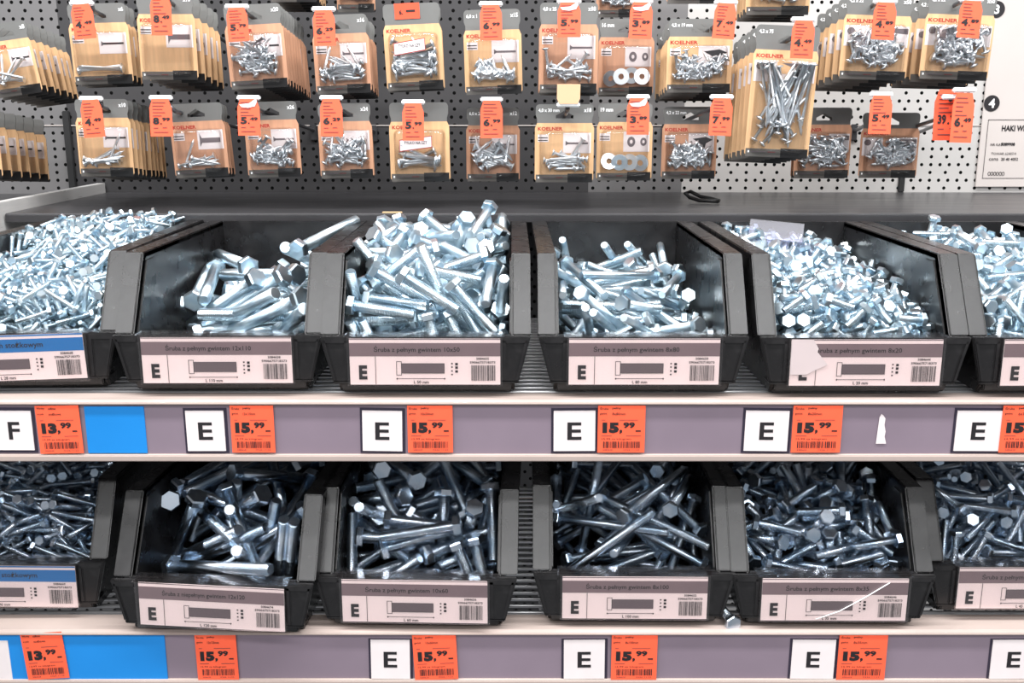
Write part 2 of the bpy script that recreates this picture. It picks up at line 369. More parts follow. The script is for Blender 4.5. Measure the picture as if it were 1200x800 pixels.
# ------------------------------------------------------------------ price strip contents
def letter_card(x0, x1, y0, y1, letter, label, zt):
    a = at(x0, y0, -.003); b = at(x1, y1, -.003); w, h = b.x - a.x, min(a.z - b.z, .0335)
    o = empty('letter_card', ((a.x + b.x) / 2, -.0024, (a.z + b.z) / 2)); tag(o, label, 'card', 'square letter cards in the shelf price strips')
    o.rotation_euler = (0, R(rnd.uniform(-.5, 1.6)), 0)
    MB().box(-w / 2 - .0018, w / 2 + .0022, -.0002, .0001, -.0175, .0175, 'navy').build('backing', o)
    MB().box(-w / 2, w / 2, -.0012, -.0004, -h / 2, h / 2, 'white').build('card', o)
    if letter:
        m = MB(); write(m, letter, 0, -.0068, .0136, -.0014, 'ink', .02, align='c', w=.0105 if letter == 'E' else .0085); m.build('letter', o)
def strip_tag(x0, x1, y0, y1, big, dim, label, rot=0.0):
    a = at(x0, y0, -.004); b = at(x1, y1, -.004); w, h = b.x - a.x, a.z - b.z
    o = empty('price_label', ((a.x + b.x) / 2, -.0040, (a.z + b.z) / 2), (0, R(rot), 0)); tag(o, label, 'price label', 'orange price labels in the shelf strips')
    MB().box(-w / 2, w / 2, -.0003, .0001, -h / 2, h / 2, 'orange').build('paper', o)
    m = MB(); y = -.0005; X = lambda u: (u - .5) * w; Zz = lambda v: (.5 - v) * h
    write(m, 'Śruba' if big == '15' else 'Wkręty', X(.04), Zz(.085), .0020, y, 'ink', .01, w=.18 * w); write(m, 'pełny' if big == '15' else 'stożkowe', X(.30), Zz(.085), .0020, y, 'ink', .01, w=.18 * w)
    write(m, 'gwint' if big == '15' else 'ocynk', X(.04), Zz(.20), .0020, y, 'ink', .01, w=.15 * w); write(m, dim, X(.30), Zz(.20), .0020, y, 'ink', .01, w=.28 * w)
    for u0, u1, v in ((.08, .16, .31), (.45, .85, .31), (.08, .30, .645), (.6, .92, .645)): m.quad(X(u0), X(u1), Zz(v), Zz(v - .012), y, 'softink')
    write(m, big, X(.10), Zz(.58), .0082, y, 'ink', .075, w=.35 * w); write(m, ',', X(.46), Zz(.60), .0034, y, 'ink', .06)
    write(m, '99', X(.535), Zz(.475), .0046, y, 'ink', .05, w=.25 * w); m.quad(X(.80), X(.91), Zz(.55), Zz(.52), y, 'ink')
    write(m, big + ',99 za kilogram', X(.09), Zz(.735), .0018, y, 'ink', .0, w=.62 * w)
    barcode(m, X(.12), X(.90), Zz(.90), Zz(.76), y, 'ink', label)
    write(m, '5084658', X(.12), Zz(.955), .0012, y, 'softink', 0, w=.2 * w); write(m, '0326 11:22', X(.55), Zz(.955), .0012, y, 'softink', 0, w=.34 * w)
    m.build('printing', o)
def insert(x0, x1, y0, y1, label):
    a = at(x0, y0, -.003); b = at(x1, y1, -.003)
    tag(MB().box(a.x, b.x, -.0030, -.0023, b.z, a.z, 'blue').build('blue_insert', bevel=.0002), label, 'strip insert')
UP, LO = 'in the upper strip', 'in the lower strip'
letter_card(-7, 41, 481, 527, 'F', 'white card with black letter F ' + UP, ZT)
for x, t in ((216, 'below thick long bolts'), (423, 'below the overfull bin'), (648, 'below slender long bolts'), (873, 'below the clear clamshell bin'), (1121, 'nearest the right edge')):
    letter_card(x + 1, x + 49, 481, 528, 'E', f'white card with black letter E {UP}, {t}', ZT)
strip_tag(41, 98, 475, 531, '13', 'stożkowe', 'orange 13,99 price label ' + UP, -1.2)
for x, t, d in ((269, 'below thick long bolts', '12x110mm'), (477, 'below the overfull bin', '10x50mm'), (701, 'below slender long bolts', '8x80mm'), (930, 'below the clear clamshell bin', '8x20mm'), (1176, 'nearest the right edge', '6x35mm')):
    strip_tag(x, x + 54, 475, 530, '15', d, f'orange 15,99 price label {UP}, {t}')
insert(98, 173, 476, 531, 'bright blue blank insert ' + UP)
letter_card(-34, 15, 750, 796, '', 'white blank card at the left end of the lower shelf strip', ZB)
for x, t in ((433, 'below medium bolts'), (660, 'below the front-to-back bolts'), (928, 'below the white-thread bin'), (1163, 'nearest the right edge')):
    letter_card(x + 1, x + 48, 749, 795, 'E', f'white card with black letter E {LO}, {t}', ZB)
strip_tag(25, 80, 741, 795, '13', 'stożkowe', 'orange 13,99 price label tilted ' + LO, -3.6)
for x, t, d, r in ((228, 'below the askew bin', '12x120mm', -.6), (484, 'below medium bolts', '10x60mm', -2.4), (717, 'below the front-to-back bolts', '8x100mm', 0), (984, 'below the white-thread bin', '8x35mm', 0)):
    strip_tag(x, x + 52, 743, 796, '15', d, f'orange 15,99 price label {LO}, {t}', r)
insert(-60, 197, 744, 797, 'bright blue blank insert ' + LO)
ts = at(1034, 503, -.004)
m_ = MB().poly([(-.0035, -.0115), (.0042, -.0115), (.0026, -.006), (.0030, -.002), (.0018, .003), (.0021, .008), (.0004, .0105), (-.0012, .0115), (-.0024, .009)], -.0010, 'white')
o = m_.build('torn_sticker', None, (ts.x, -.0018, ts.z)); tag(o, 'narrow white torn paper remnant on the upper shelf strip', 'sticker')
# ------------------------------------------------------------------ things lying on the ledge
p = at(800, 238, .44); q = at(833, 245, .40)
m_ = MB(); zz = .0032
loop = [(0, 0, .010), (.004, -.006, .006), (.014, -.013, zz), (.026, -.019, zz), (.033, -.021, zz), (.035, -.017, zz), (.027, -.012, zz + .002), (.016, -.006, .007), (.006, .001, .012)]
m_.tube(loop, .0022, 'black', 8, True).build('bent_clip', None, (p.x, .425, ZL)); o = bpy.data.objects['bent_clip']; tag(o, 'small black bent wire clip lying on the ledge', 'clip')
p = at(460, 251, .305); o = MB().box(-.010, .010, 0, .004, 0, .0015, 'tan').build('card_scrap', None, (p.x, .3015, ZL), bevel=.0004); tag(o, 'tiny tan card scrap at the ledge front above the overfull bin', 'scrap')
# ------------------------------------------------------------------ hanging packs, hooks and tags
def round_poly(w, h, r, x0=0, z0=0, n=4):
    out = []
    for cx, cz, a in ((x0 + w / 2 - r, z0 + r, -90), (x0 + w / 2 - r, z0 + h - r, 0), (x0 - w / 2 + r, z0 + h - r, 90), (x0 - w / 2 + r, z0 + r, 180)):
        for i in range(n + 1): t = R(a + 90 * i / n); out.append((cx + r * math.cos(t), cz + r * math.sin(t)))
    return out
_pm = {}
def sheet_with_hole(outer, hole, y0, y1, m):
    """a thin sheet with a hanging hole through it"""
    b = MB(); i = b.slot(m); loops = []
    for y in (y0, y1):
        A = [b.bm.verts.new((x, y, z)) for x, z in outer]; H_ = [b.bm.verts.new((x, y, z)) for x, z in hole]
        es = [b.bm.edges.new((L[k], L[(k + 1) % len(L)])) for L in (A, H_) for k in range(len(L))]
        bmesh.ops.triangle_fill(b.bm, edges=es, use_beauty=True); loops.append((A, H_))
    for k in (0, 1):
        A, B = loops[0][k], loops[1][k]
        for j in range(len(A)): b.bm.faces.new((A[j], A[(j + 1) % len(A)], B[(j + 1) % len(A)], B[j]))
    return b.mesh('header')
def pack_meshes(w, h, tone, kind):
    key = (round(w, 4), round(h, 4), tone, kind)
    if key in _pm: return _pm[key]
    d = {}; hh = min(.023, h * .24); bz = h - hh              # header height, body top
    n = .0022
    body = [(-w / 2 + .002, 0), (w / 2 - .002, 0), (w / 2, .003), (w / 2, bz - .005), (w / 2 - n, bz), (-w / 2 + n, bz), (-w / 2, bz - .005), (-w / 2, .003)]
    d['card'] = MB().prism_y(body, -.0004, .0004, tone).mesh('card')
    outer = [(-w / 2 + n, bz), (w / 2 - n, bz), (w / 2 - n, bz + .004), (w / 2 - .0008, bz + .008)] + \
        [(w / 2 - .0008 - .004 + .004 * math.cos(R(a)), h - .004 + .004 * math.sin(R(a))) for a in (0, 30, 60, 90)] + \
        [(-w / 2 + .0048 + .004 * math.cos(R(a)), h - .004 + .004 * math.sin(R(a))) for a in (90, 120, 150, 180)] + [(-w / 2 + .0008, bz + .008), (-w / 2 + n, bz + .004)]
    hz = h - hh * .62
    hole = [(-.009, hz - .0025), (.009, hz - .0025), (.009, hz + .0005), (.004, hz + .003), (0, hz + .0055), (-.004, hz + .003), (-.009, hz + .0005)]
    d['header'] = sheet_with_hole(outer, hole, -.0004, .0004, 'header')
    d['footer'] = MB().box(-w / 2 + .001, .06 * w, -.0008, .0007, -.0004, .0075, 'footgrey').box(.06 * w, w / 2 - .001, -.0008, .0007, -.0004, .0085, 'black').mesh('footer_band')
    m = MB(); lx0, lx1, lz0, lz1 = -.02 * w, w / 2 - .003, bz - .034 * h / .088, bz - .011 * h / .088
    if kind == 'red':
        m.poly([(lx + .0, lz) for lx, lz in ((-.32 * w, bz - .030), (.22 * w, bz - .026), (.22 * w, bz - .014), (-.32 * w, bz - .018))], -.0112, 'red')
        m.poly([(lx + .0, lz) for lx, lz in ((-.31 * w, bz - .0292), (.21 * w, bz - .0252), (.21 * w, bz - .0148), (-.31 * w, bz - .0188))], -.0114, 'white')
        write(m, 'TYLKO NA SZT', -.24 * w, bz - .0225, .003, -.0116, 'ink', .01, w=.38 * w)
    elif kind == 'nail':
        m.quad(-w / 2 + .002, w / 2 - .002, bz - .030, bz - .010, -.0006, 'white'); m.quad(-w * .12, w * .1, bz - .022, bz - .010, -.0008, tone)
        m.poly([(-.05 * w, bz - .012), (w * .46, bz - .012), (w * .46, bz - .017), (.1 * w, bz - .0155)], -.0009, 'greyink')
        m.poly([(w * .22 + .005 * math.cos(a * .5236), bz - .0215 + .004 * math.sin(a * .5236)) for a in range(12)], -.0010, 'ink')
        m.poly([(-w * .38 + .004 * math.cos(a * .5236), bz - .0155 + .0034 * math.sin(a * .5236)) for a in range(12)], -.0010, 'greyink')
    else:
        m.quad(lx0, lx1, lz0, lz1, -.0006, 'white'); zc = (lz0 + lz1) / 2
        if kind == 'washer':
            for cx, r in ((.12 * w, .0052), (.34 * w, .0042)):
                m.poly([(cx + r * .8 * math.cos(a * .3927), zc + r * math.sin(a * .3927)) for a in range(16)], -.0008, 'greyink')
                m.poly([(cx + r * .3 * math.cos(a * .3927), zc + r * .4 * math.sin(a * .3927)) for a in range(16)], -.0010, 'white')
        elif kind == 'bracket':
            m.poly([(.06 * w, zc + .004), (.30 * w, zc + .006), (.42 * w, zc + .003), (.30 * w, zc - .001), (.28 * w, zc - .006), (.2 * w, zc - .001)], -.0008, 'ink')
        else:
            t = .0011 if kind != 'anchor' else .0030
            m.quad(lx0 + .07 * w, lx1 - .05 * w, zc - t, zc + t * .6, -.0008, 'greyink' if kind != 'thin' else 'ink')
            m.poly([(lx0 + .04 * w, zc + t * 2.2), (lx0 + .08 * w, zc + t * .6), (lx0 + .08 * w, zc - t), (lx0 + .04 * w, zc - t * 2.4)], -.0008, 'greyink')
        m.quad(-w / 2 + .003, -w / 2 + .014, bz - .019, bz - .0115, -.0006, 'white')
        for i in range(2): m.quad(-w / 2 + .0035, -w / 2 + .0132, bz - .0152 - i * .0026, bz - .0143 - i * .0026, -.0008, 'ink')
    d['label'] = m.mesh('label')
    # blister
    b = MB(); bw = w * .43; z0, z1 = .0045, bz - .0075; dp = .0105
    ring = []
    for yv, ins in ((-.0009, 0), (-.0035, .0006), (-dp + .0012, .0016), (-dp, .0036)):
        ring.append([b.bm.verts.new((x, yv, z)) for x, z in round_poly(2 * (bw - ins), z1 - z0 - 2 * ins, .005, 0, z0 + ins, 3)])
    i = b.slot('clear')
    for A, B in zip(ring, ring[1:]):
        for k in range(len(A)):
            f = b.bm.faces.new((A[k], A[(k + 1) % len(A)], B[(k + 1) % len(A)], B[k])); f.smooth = True
    b.bm.faces.new(ring[-1])
    d['blister'] = b.mesh('blister')
    _pm[key] = d
    return d
def screw_mesh(L, d, flat):
    m = MB(); n = 8
    hr = d * .95
    if flat: m.tube([(0, 0, L / 2), (0, 0, L / 2 - d * .12), (0, 0, L / 2 - d * .55), (0, 0, L / 2 - d * .7), (0, 0, -L / 2 + d), (0, 0, -L / 2)], [hr, hr, d * .44, d * .36, d * .36, d * .08], 'steel', n)
    else: m.tube([(0, 0, L / 2 + d * .2), (0, 0, L / 2), (0, 0, L / 2 - d * .3), (0, 0, L / 2 - d * .32), (0, 0, -L / 2 + d), (0, 0, -L / 2)], [hr * .5, hr, hr, d * .38, d * .36, d * .1], 'steel', n)
    return m.mesh('screw')
_sm = {}
def washer_mesh():
    m = MB(); i = m.slot('steel'); A = []
    for r, y in ((.0030, -.0008), (.0085, -.0008), (.0085, .0008), (.0030, .0008)):
        A.append([m.bm.verts.new((r * math.cos(k * .2618), y, r * math.sin(k * .2618))) for k in range(24)])
    for j in range(4):
        P, Q = A[j], A[(j + 1) % 4]
        for k in range(24): m.bm.faces.new((P[k], P[(k + 1) % 24], Q[(k + 1) % 24], Q[k]))
    return m.mesh('washer')
def make_pack(name, o, w, h, tone, kind, front, size='', count='', screws=None, seed=0):
    d = pack_meshes(w, h, tone, kind)
    link('card', d['card'], o); link('header', d['header'], o); link('footer_band', d['footer'], o); link('printed_panel', d['label'], o); link('blister', d['blister'], o)
    hh = min(.023, h * .24); bz = h - hh
    if front:
        m = MB(); write(m, 'KOELNER', -w / 2 + .003, bz - .0075, .0036, -.0006, 'red', .03, w=.42 * w); m.build('brand_lettering', o)
        if size: m = MB(); write(m, size, -w / 2 + .0035, h - .0085, .0042, -.0008, 'whiteink', .03, sx=.9); m.build('size_lettering', o)
        if count: m = MB(); write(m, count, w / 2 - .0030, h - .0080, .0042, -.0008, 'whiteink', .03, align='r', sx=.9); m.build('count_lettering', o)
        m = MB(); m.quad(-w / 2 + .003, -w / 2 + .0045, .0035, .0055, -.0011, 'whiteink')
        for a, b in ((.10, .22), (.24, .33), (.36, .48)): m.quad(-w / 2 + w * a, -w / 2 + w * b, .0040, .0050, -.0011, 'softink' if a > .3 else 'greyink')
        m.build('footer_print', o)
    if screws:
        r = random.Random(seed); n, L, dd, flat, ang, top = screws; n = round(n * 1.3) if n > 9 else n
        if n < 0:
            if 'washer' not in _sm: _sm['washer'] = washer_mesh()
            for i in range(-n):
                s = link('washer', _sm['washer'], o, (-w * .28 + w * .56 * i / max(1, -n - 1), -.0045 - .002 * (i % 2), .0175 + r.uniform(-.001, .003))); s.rotation_euler = (r.uniform(-.3, .3), 0, r.uniform(-.4, .4))
            return
        k = (L, dd, flat)
        if k not in _sm: _sm[k] = screw_mesh(L, dd, flat)
        for i in range(n):
            lo = .0085 + dd; t = (i / n)
            a = r.gauss(90, ang) if r.random() < .85 else r.uniform(0, 180)
            if kind == 'nail' and L > .05: a = r.gauss(0, 20)
            if r.random() < .5: a += 180
            ex = abs(math.sin(R(a))) * L / 2; ez = abs(math.cos(R(a))) * L / 2
            x = r.uniform(-1, 1) * max(.001, w * .40 - ex); z = lo + ez * .9 + (top - lo) * t * (1 - .45 * (abs(x) / (w * .4)) ** 2) * .8
            z = min(z, bz - .012 - ez)
            s = link('screw', _sm[k], o, (x, -.0020 - dd * .5 - (.0065 - dd * .6) * t, z)); s.rotation_euler = (r.uniform(-.08, .08), R(a), 0)
def tag_print(m, w, h, price, cents):
    y = -.0006; X = lambda u: (u - .5) * w; Zz = lambda v: -v * h
    r = random.Random(price + cents)
    for i in range(5): m.quad(X(.14), X(.14 + r.uniform(.3, .62)), Zz(.13 + i * .085), Zz(.11 + i * .085), y, 'softink')
    write(m, price, X(.13), Zz(.69), h * .19, y, 'ink', .05, w=.29 * w); write(m, '.', X(.46), Zz(.69), h * .045, y, 'ink', .06)
    write(m, cents, X(.55), Zz(.60), h * .095, y, 'ink', .05, w=.36 * w)
    for u0, u1, v in ((.15, .36, .79), (.55, .75, .78), (.15, .8, .90)): m.quad(X(u0), X(u1), Zz(v), Zz(v - .02), y, 'softink')
_hk = {}
def hook(hx, hz, tip, label, empty_hook=False):
    """an overarm peg hook: prong from the board, tag arm above it with a white capped holder"""
    o = empty('peg_hook', (hx, PEGY, hz)); tag(o, label, 'hook', 'peg hooks on the perforated back board')
    ty = tip.y - PEGY; tz = tip.z - hz; dx = tip.x - hx
    sl = .105
    py = ty + .030
    m = MB(); z_at = lambda y: sl * (-y)
    m.tube([(0, 0, z_at(0)), (0, -.02, z_at(-.02)), (dx * .5, py * .7, z_at(py * .7)), (dx * .8, py, z_at(py)), (dx, py - .006, z_at(py) + .006)], .0022, 'hook', 8).build('prong', o)
    MB().tube([(dx, py - .006, z_at(py) + .006), (dx, ty + .012, tz - .006), (dx, ty + .002, tz - .001)], [.0022, .0024, .0016], 'darkhook', 8).build('arm', o)
    MB().box(-.004, .004, -.004, .001, -.012, .008, 'darkhook').build('mount_plate', o, (0, 0, 0), bevel=.001)
    c = MB(); c.box(-.0115, .0115, -.0010, .0035, -.0035, .0012, 'cap').build('tag_holder', o, (dx, ty, tz), bevel=.0011)
    return o
def price_tag(tip, w, h, price, cents, label, rot=0.0, m='orange', torn=False, flip=False):
    o = empty('price_tag', (tip.x, tip.y - .0016, tip.z - .0015), (R(-4), R(rot), 0)); tag(o, label, 'price tag')
    if flip:
        o.rotation_euler = (R(8), 0, 0)
        MB().prism_y([(-w * .4, .001), (w * .4, .001), (w / 2, .006), (w / 2, h * .62), (-w / 2, h * .62), (-w / 2, .006)], -.0002, .0002, 'peach').build('paper', o); return o
    MB().prism_y([(-w / 2, -h), (w / 2, -h), (w / 2, -h * .26), (w * .36, -.0008), (-w * .36, -.0008), (-w / 2, -h * .26)], -.0002, .0002, m).build('paper', o)
    b = MB(); tag_print(b, w, h, price, cents); b.build('printing', o)
    if torn: tag(MB().poly([(-w * .40, -h * .17), (w * .05, -h * .14), (w * .36, -h * .01), (w * .40, -h * .10), (w * .30, -h * .22), (0, -h * .26), (-w * .30, -h * .24)], -.0008, 'white').build('torn_patch', o), 'white torn patch')
    return o
SLOPE = .105
PITCHES = (('above the 5,49', .024), ('beside the numbered', .024), ('nail-like', .019), ('4,2x19', .019), ('empty-looking', .023), ('at the far left', .0145), ('left photo edge', .021), ('ten pale', .0125))
def station(spec):
    """one hook with its row of packs and its tag"""
    (x0, y0, x1, y1, Y, roll, nb, tone, kind, size, count, scr, tg, desc, row) = spec
    a = at(x0, y0, Y); b = at(x1, y1, Y); w, h = b.x - a.x, a.z - b.z; cx = (a.x + b.x) / 2; hh = min(.023, h * .24)
    hz = a.z - hh * .62 + .0035                         # height at which the pack hangs
    pt = .0128
    for kk, v in PITCHES:
        if kk in desc: pt = v
    def one(i):
        yy = Y + i * pt
        o = empty('screw_pack', (cx + (rnd.uniform(-.0010, .0010) if i else 0), yy, a.z - h - SLOPE * i * pt), (0, R(roll + (rnd.uniform(-1, 1) if i else 0)), 0))
        return o
    if not spec[0] is None:
        o = one(0); make_pack('screw_pack', o, w, h, tone, kind, True, size, count, scr, desc)
        tag(o, desc, 'screw pack', 'card-backed packs hanging on peg hooks')
        if roll:
            pv = Vector((cx, Y, a.z)); o.location = pv + Matrix.Rotation(R(roll), 3, 'Y') @ (o.location - pv)
        for i in range(1, nb + 1):
            o = one(i); make_pack('screw_pack', o, w, h, tone, kind, False)
            if roll:
                pv = Vector((cx, o.location.y, a.z - SLOPE * i * pt)); o.location = pv + Matrix.Rotation(R(roll), 3, 'Y') @ (o.location - pv)
            if size: MBs = MB(); write(MBs, size, -w / 2 + .0035, h - .0085, .0042, -.0008, 'whiteink', .03, sx=.9); MBs.build('size_lettering', o)
            tag(o, BACK(desc), 'screw pack', 'packs queued behind: ' + desc)
    if tg:
        tx, ty0, ty1, tw, price, cents, opt = tg
        TY = Y - .045 if opt.get('Y') is None else opt['Y']
        tip = at(tx, ty0, TY); bt = at(tx, ty1, TY)
        W = tw * ((TY + D) * math.cos(TH)) / F
        hook(cx, hz - SLOPE * (PEGY - Y) - .002, tip, 'peg hook of the ' + desc.replace('kraft-card ', '', 1))
        nm = opt.get('n', f'orange {price},{cents} price tag')
        price_tag(tip, W, abs(tip.z - bt.z), price, cents, f'{nm} before the ' + desc.replace('kraft-card ', '', 1), opt.get('rot', 0), opt.get('m', 'orange'), opt.get('torn', False), opt.get('flip', False))
def BACK(desc): return 'packs behind front '.replace('packs', 'pack') + desc.replace('kraft-card ', '', 1)
ST = [
 # upper row of hooks
 (-26, 27, 40, 112, .330, -8, 6, 'kraft', 'thin', '', 'x8', (6, .030, .004, True, 25, .016), None, 'kraft-card leaning pack at the far left, upper row', 1),
 (77, 4, 155, 98, .330, -1.5, 2, 'kraft', 'thin', '', 'x6', (4, .045, .0045, True, 8, .014), (95, 2, 44, 25, '4', '49', {'rot': -5}), 'kraft-card pack of six long thin screws, upper row', 1),
 (158, -8, 233, 93, .325, 0, 4, 'kraft', 'anchor', '', 'x10', None, (188, -8, 40, 24, '8', '49', {}), 'kraft-card pack with empty-looking clear pocket, upper row', 1),
 (260, 5, 334, 103, .330, -3.0, 9, 'kraft2', 'thin', '', 'x20', (26, .030, .0042, False, 30, .046), (277, 6, 47, 24, '5', '79', {'rot': -3}), 'kraft-card pack of twenty screws, deep stack behind, upper row', 1),
 (364, 17, 433, 109, .335, -2.0, 4, 'kraft2', 'screw', '', 'x16', (15, .030, .0045, False, 32, .030), (379, 9, 52, 25, '6', '29', {'rot': -1.5}), 'kraft-card pack of sixteen screws with ringed drawing, upper row', 1),
 (447, 4, 517, 105, .335, -2.5, 1, 'kraft', 'red', '', '', (16, .040, .0055, False, 18, .036), None, 'kraft-card pack with small orange sticker on its grey header', 1),
 (542, 11, 610, 110, .345, -1.5, 0, 'kraft', 'screw', '6,0 x 1', 'x15', (20, .020, .0055, True, 30, .024), (575, 3, 46, 25, '6', '99', {'rot': -1}), 'kraft-card pack of short thick screws, upper row', 1),
 (632, 3, 700, 108, .335, 0, 2, 'kraft2', 'screw', '4,0 x 25', 'x18', (16, .027, .0042, True, 22, .024), (667, 0, 42, 26, '5', '99', {'torn': True}), 'kraft-card pack of tapered screws above the blank peach tag', 1),
 (702, 22, 765, 111, .400, 0, 1, 'kraft2', 'washer', '16 mm', '', (-4, 0, 0, 0, 0, 0), (752, 0, 44, 26, '3', '89', {'rot': 2, 'torn': True}), 'kraft-card pack of washers marked 16 mm, upper row', 1),
 (783, 22, 856, 108, .350, 0, 4, 'kraft', 'bracket', '4,2 x 19 mm', '', (46, .016, .0042, False, 60, .034), (851, 1, 44, 25, '7', '49', {'rot': 4}), 'kraft-card pack of flanged screws marked 4,2x19, upper row', 1),
 (886, 30, 953, 184, .300, 2.5, 5, 'kraft', 'nail', '4,2 x 75', '', (24, .062, .0042, False, 0, .075), (942, 21, 67, 26, '4', '49', {'rot': 2}), 'kraft-card long pack of crossed nail-like screws', 1),
 (992, -6, 1064, 93, .335, 2.0, 4, 'kraft', 'nail', '4,2 x 22', 'x50', (40, .022, .0045, False, 55, .044), (1038, 0, 45, 26, '4', '89', {'rot': 3}), 'kraft-card pack of bright screws above the 5,49 tag', 1),
 (1088, -7, 1160, 93, .335, 2.0, 3, 'kraft', 'nail', '4,2 x 22', 'x50', (34, .025, .0048, False, 50, .048), (1139, -2, 43, 26, '4', '89', {'rot': 4}), 'kraft-card pack of bright short screws beside the numbered sheet', 1),
 # lower row of hooks
 (-62, 128, 4, 208, .350, 0, 5, 'kraft', 'thin', '', '', None, None, 'kraft-card pack cut off by the left photo edge, lower hook row', 2),
 (86, 116, 158, 206, .335, 0, 8, 'kraft', 'thin', '', 'x10', (9, .034, .0042, True, 12, .016), (106, 114, 159, 25, '4', '49', {'rot': -4}), 'kraft-card pack of ten pale screws, lower row', 2),
 (196, 121, 266, 207, .345, -2.5, 2, 'kraft2', 'anchor', '', '', (8, .030, .0040, True, 10, .013), (188, 113, 158, 26, '8', '99', {}), 'kraft-card pack with bulging pocket and dark drawing, lower row', 2),
 (284, 119, 352, 207, .340, -1.5, 0, 'kraft2', 'screw', '', 'x26', (26, .022, .0042, False, 38, .030), (291, 113, 157, 26, '5', '49', {'torn': True}), 'kraft-card pack of twenty-six blue-tinted screws, lower row', 2),
 (371, 121, 437, 208, .340, -1.0, 1, 'kraft2', 'screw', '', 'x24', (30, .024, .0042, False, 42, .038), (388, 113, 158, 26, '6', '29', {}), 'kraft-card pack of twenty-four jumbled screws, lower row', 2),
 (455, 120, 527, 212, .345, -.5, 1, 'kraft', 'red', '', '', (9, .040, .0060, False, 16, .026), (484, 118, 163, 25, '5', '99', {}), 'kraft-card pack with red-framed label and dull screws, lower row', 2),
 (546, 126, 609, 212, .385, 0, 0, 'kraft2', 'screw', '6,0 x 2', 'x12', (17, .026, .0055, True, 35, .034), (576, 115, 160, 26, '6', '99', {}), 'kraft-card pack of dark screws marked 6,0, lower row', 2),
 (627, 122, 695, 213, .340, 0, 0, 'kraft', 'screw', '4,0 x 30 mm', 'x18', (12, .032, .0042, True, 14, .028), (666, 121, 160, 27, '', '', {'flip': True, 'n': 'blank peach tag flipped up'}), 'kraft-card pack of tapered screws marked 4,0x30 mm', 2),
 (700, 121, 763, 211, .350, 0, 0, 'kraft', 'washer', '19 mm', '', (-4, 0, 0, 0, 0, 0), (748, 112, 156, 26, '3', '89', {'torn': True}), 'kraft-card pack of washers marked 19 mm, lower row', 2),
 (777, 125, 838, 209, .385, 0, 0, 'kraft2', 'bracket', '4,2 x 22 mm', '', (44, .016, .0042, False, 60, .036), (846, 112, 157, 26, '7', '99', {'rot': 2, 'Y': .28}), 'kraft-card pack of flanged screws marked 4,2x22, lower row', 2),
 (934, 126, 994, 208, .430, 0, 1, 'kraft2', 'nail', '25 mm', '', (34, .024, .0045, False, 50, .040), None, 'kraft-card pack half hidden behind the long pack, lower row', 2),
 (1011, 132, 1073, 208, .440, 0, 0, 'kraft2', 'nail', '', '', (34, .022, .0045, False, 50, .038), (1033, 109, 155, 26, '5', '49', {'rot': 1, 'Y': .30}), 'kraft-card last pack on its hook, below bright screws', 2),
 # bottoms of the row above
 (392, -78, 440, 14, .420, 0, 0, 'kraft2', 'screw', '', '', (26, .024, .0042, False, 45, .034), None, 'kraft-card pack bottom with dark screws at the top photo edge', 0),
 (700, -70, 745, 20, .470, 0, 0, 'kraft2', 'screw', '', '', (26, .024, .0042, False, 45, .034), None, 'kraft-card pack bottom hanging above the washers marked 16 mm', 0),
 (784, -90, 850, 4, .400, 0, 0, 'kraft2', 'screw', '', '', (20, .024, .0042, False, 45, .034), None, 'kraft-card pack bottom hanging above the screws marked 4,2x19', 0),
 (878, -82, 948, 17, .370, 0, 3, 'kraft', 'bracket', '', '', (14, .030, .0045, False, 40, .030), None, 'kraft-card pack bottom hanging above the long nail pack', 0),
 (312, -95, 372, 2, .390, 0, 4, 'kraft', 'screw', '', '', None, None, 'kraft-card pack at the top edge above the deep upper stack', 0),
]
for s_ in ST: station(s_)
# small sticker on the tilted pack, and the hook with two tags and no packs
p = at(477, 13, .335)
o = MB().box(-.0125, .0125, -.0003, 0, -.0075, .0075, 'orange2').build('price_sticker', None, (p.x, .3343, p.z)); o.rotation_euler = (0, R(-3), 0); tag(o, 'small orange price sticker stuck on a grey pack header', 'sticker')
m_ = MB(); write(m_, '6.', -.008, -.003, .0042, -.0006, 'ink', .04); m_.quad(-.001, .008, -.001, .001, -.0006, 'ink'); m_.build('printing', o)
p = at(1118, 112, .30); hk = hook(at(1040, 150, PEGY).x, at(1040, 158, PEGY).z, p, 'bare peg hook reaching out to the pair of overlapping tags')
t_ = at(1130, 106, .29); price_tag(t_, .021, .048, '6', '49', 'orange 6,49 price tag overlapping the 39 tag', 1.5)
hk2 = hook(at(1072, 140, PEGY).x, at(1072, 156, PEGY).z, at(1131, 104, .295), 'bare peg hook with white cap carrying the 6,49 tag')
t_ = at(1113, 102, .31); price_tag(t_, .029, .050, '39', '99', 'orange 39 price tag half covered by the 6,49 tag', 0, 'orange2')
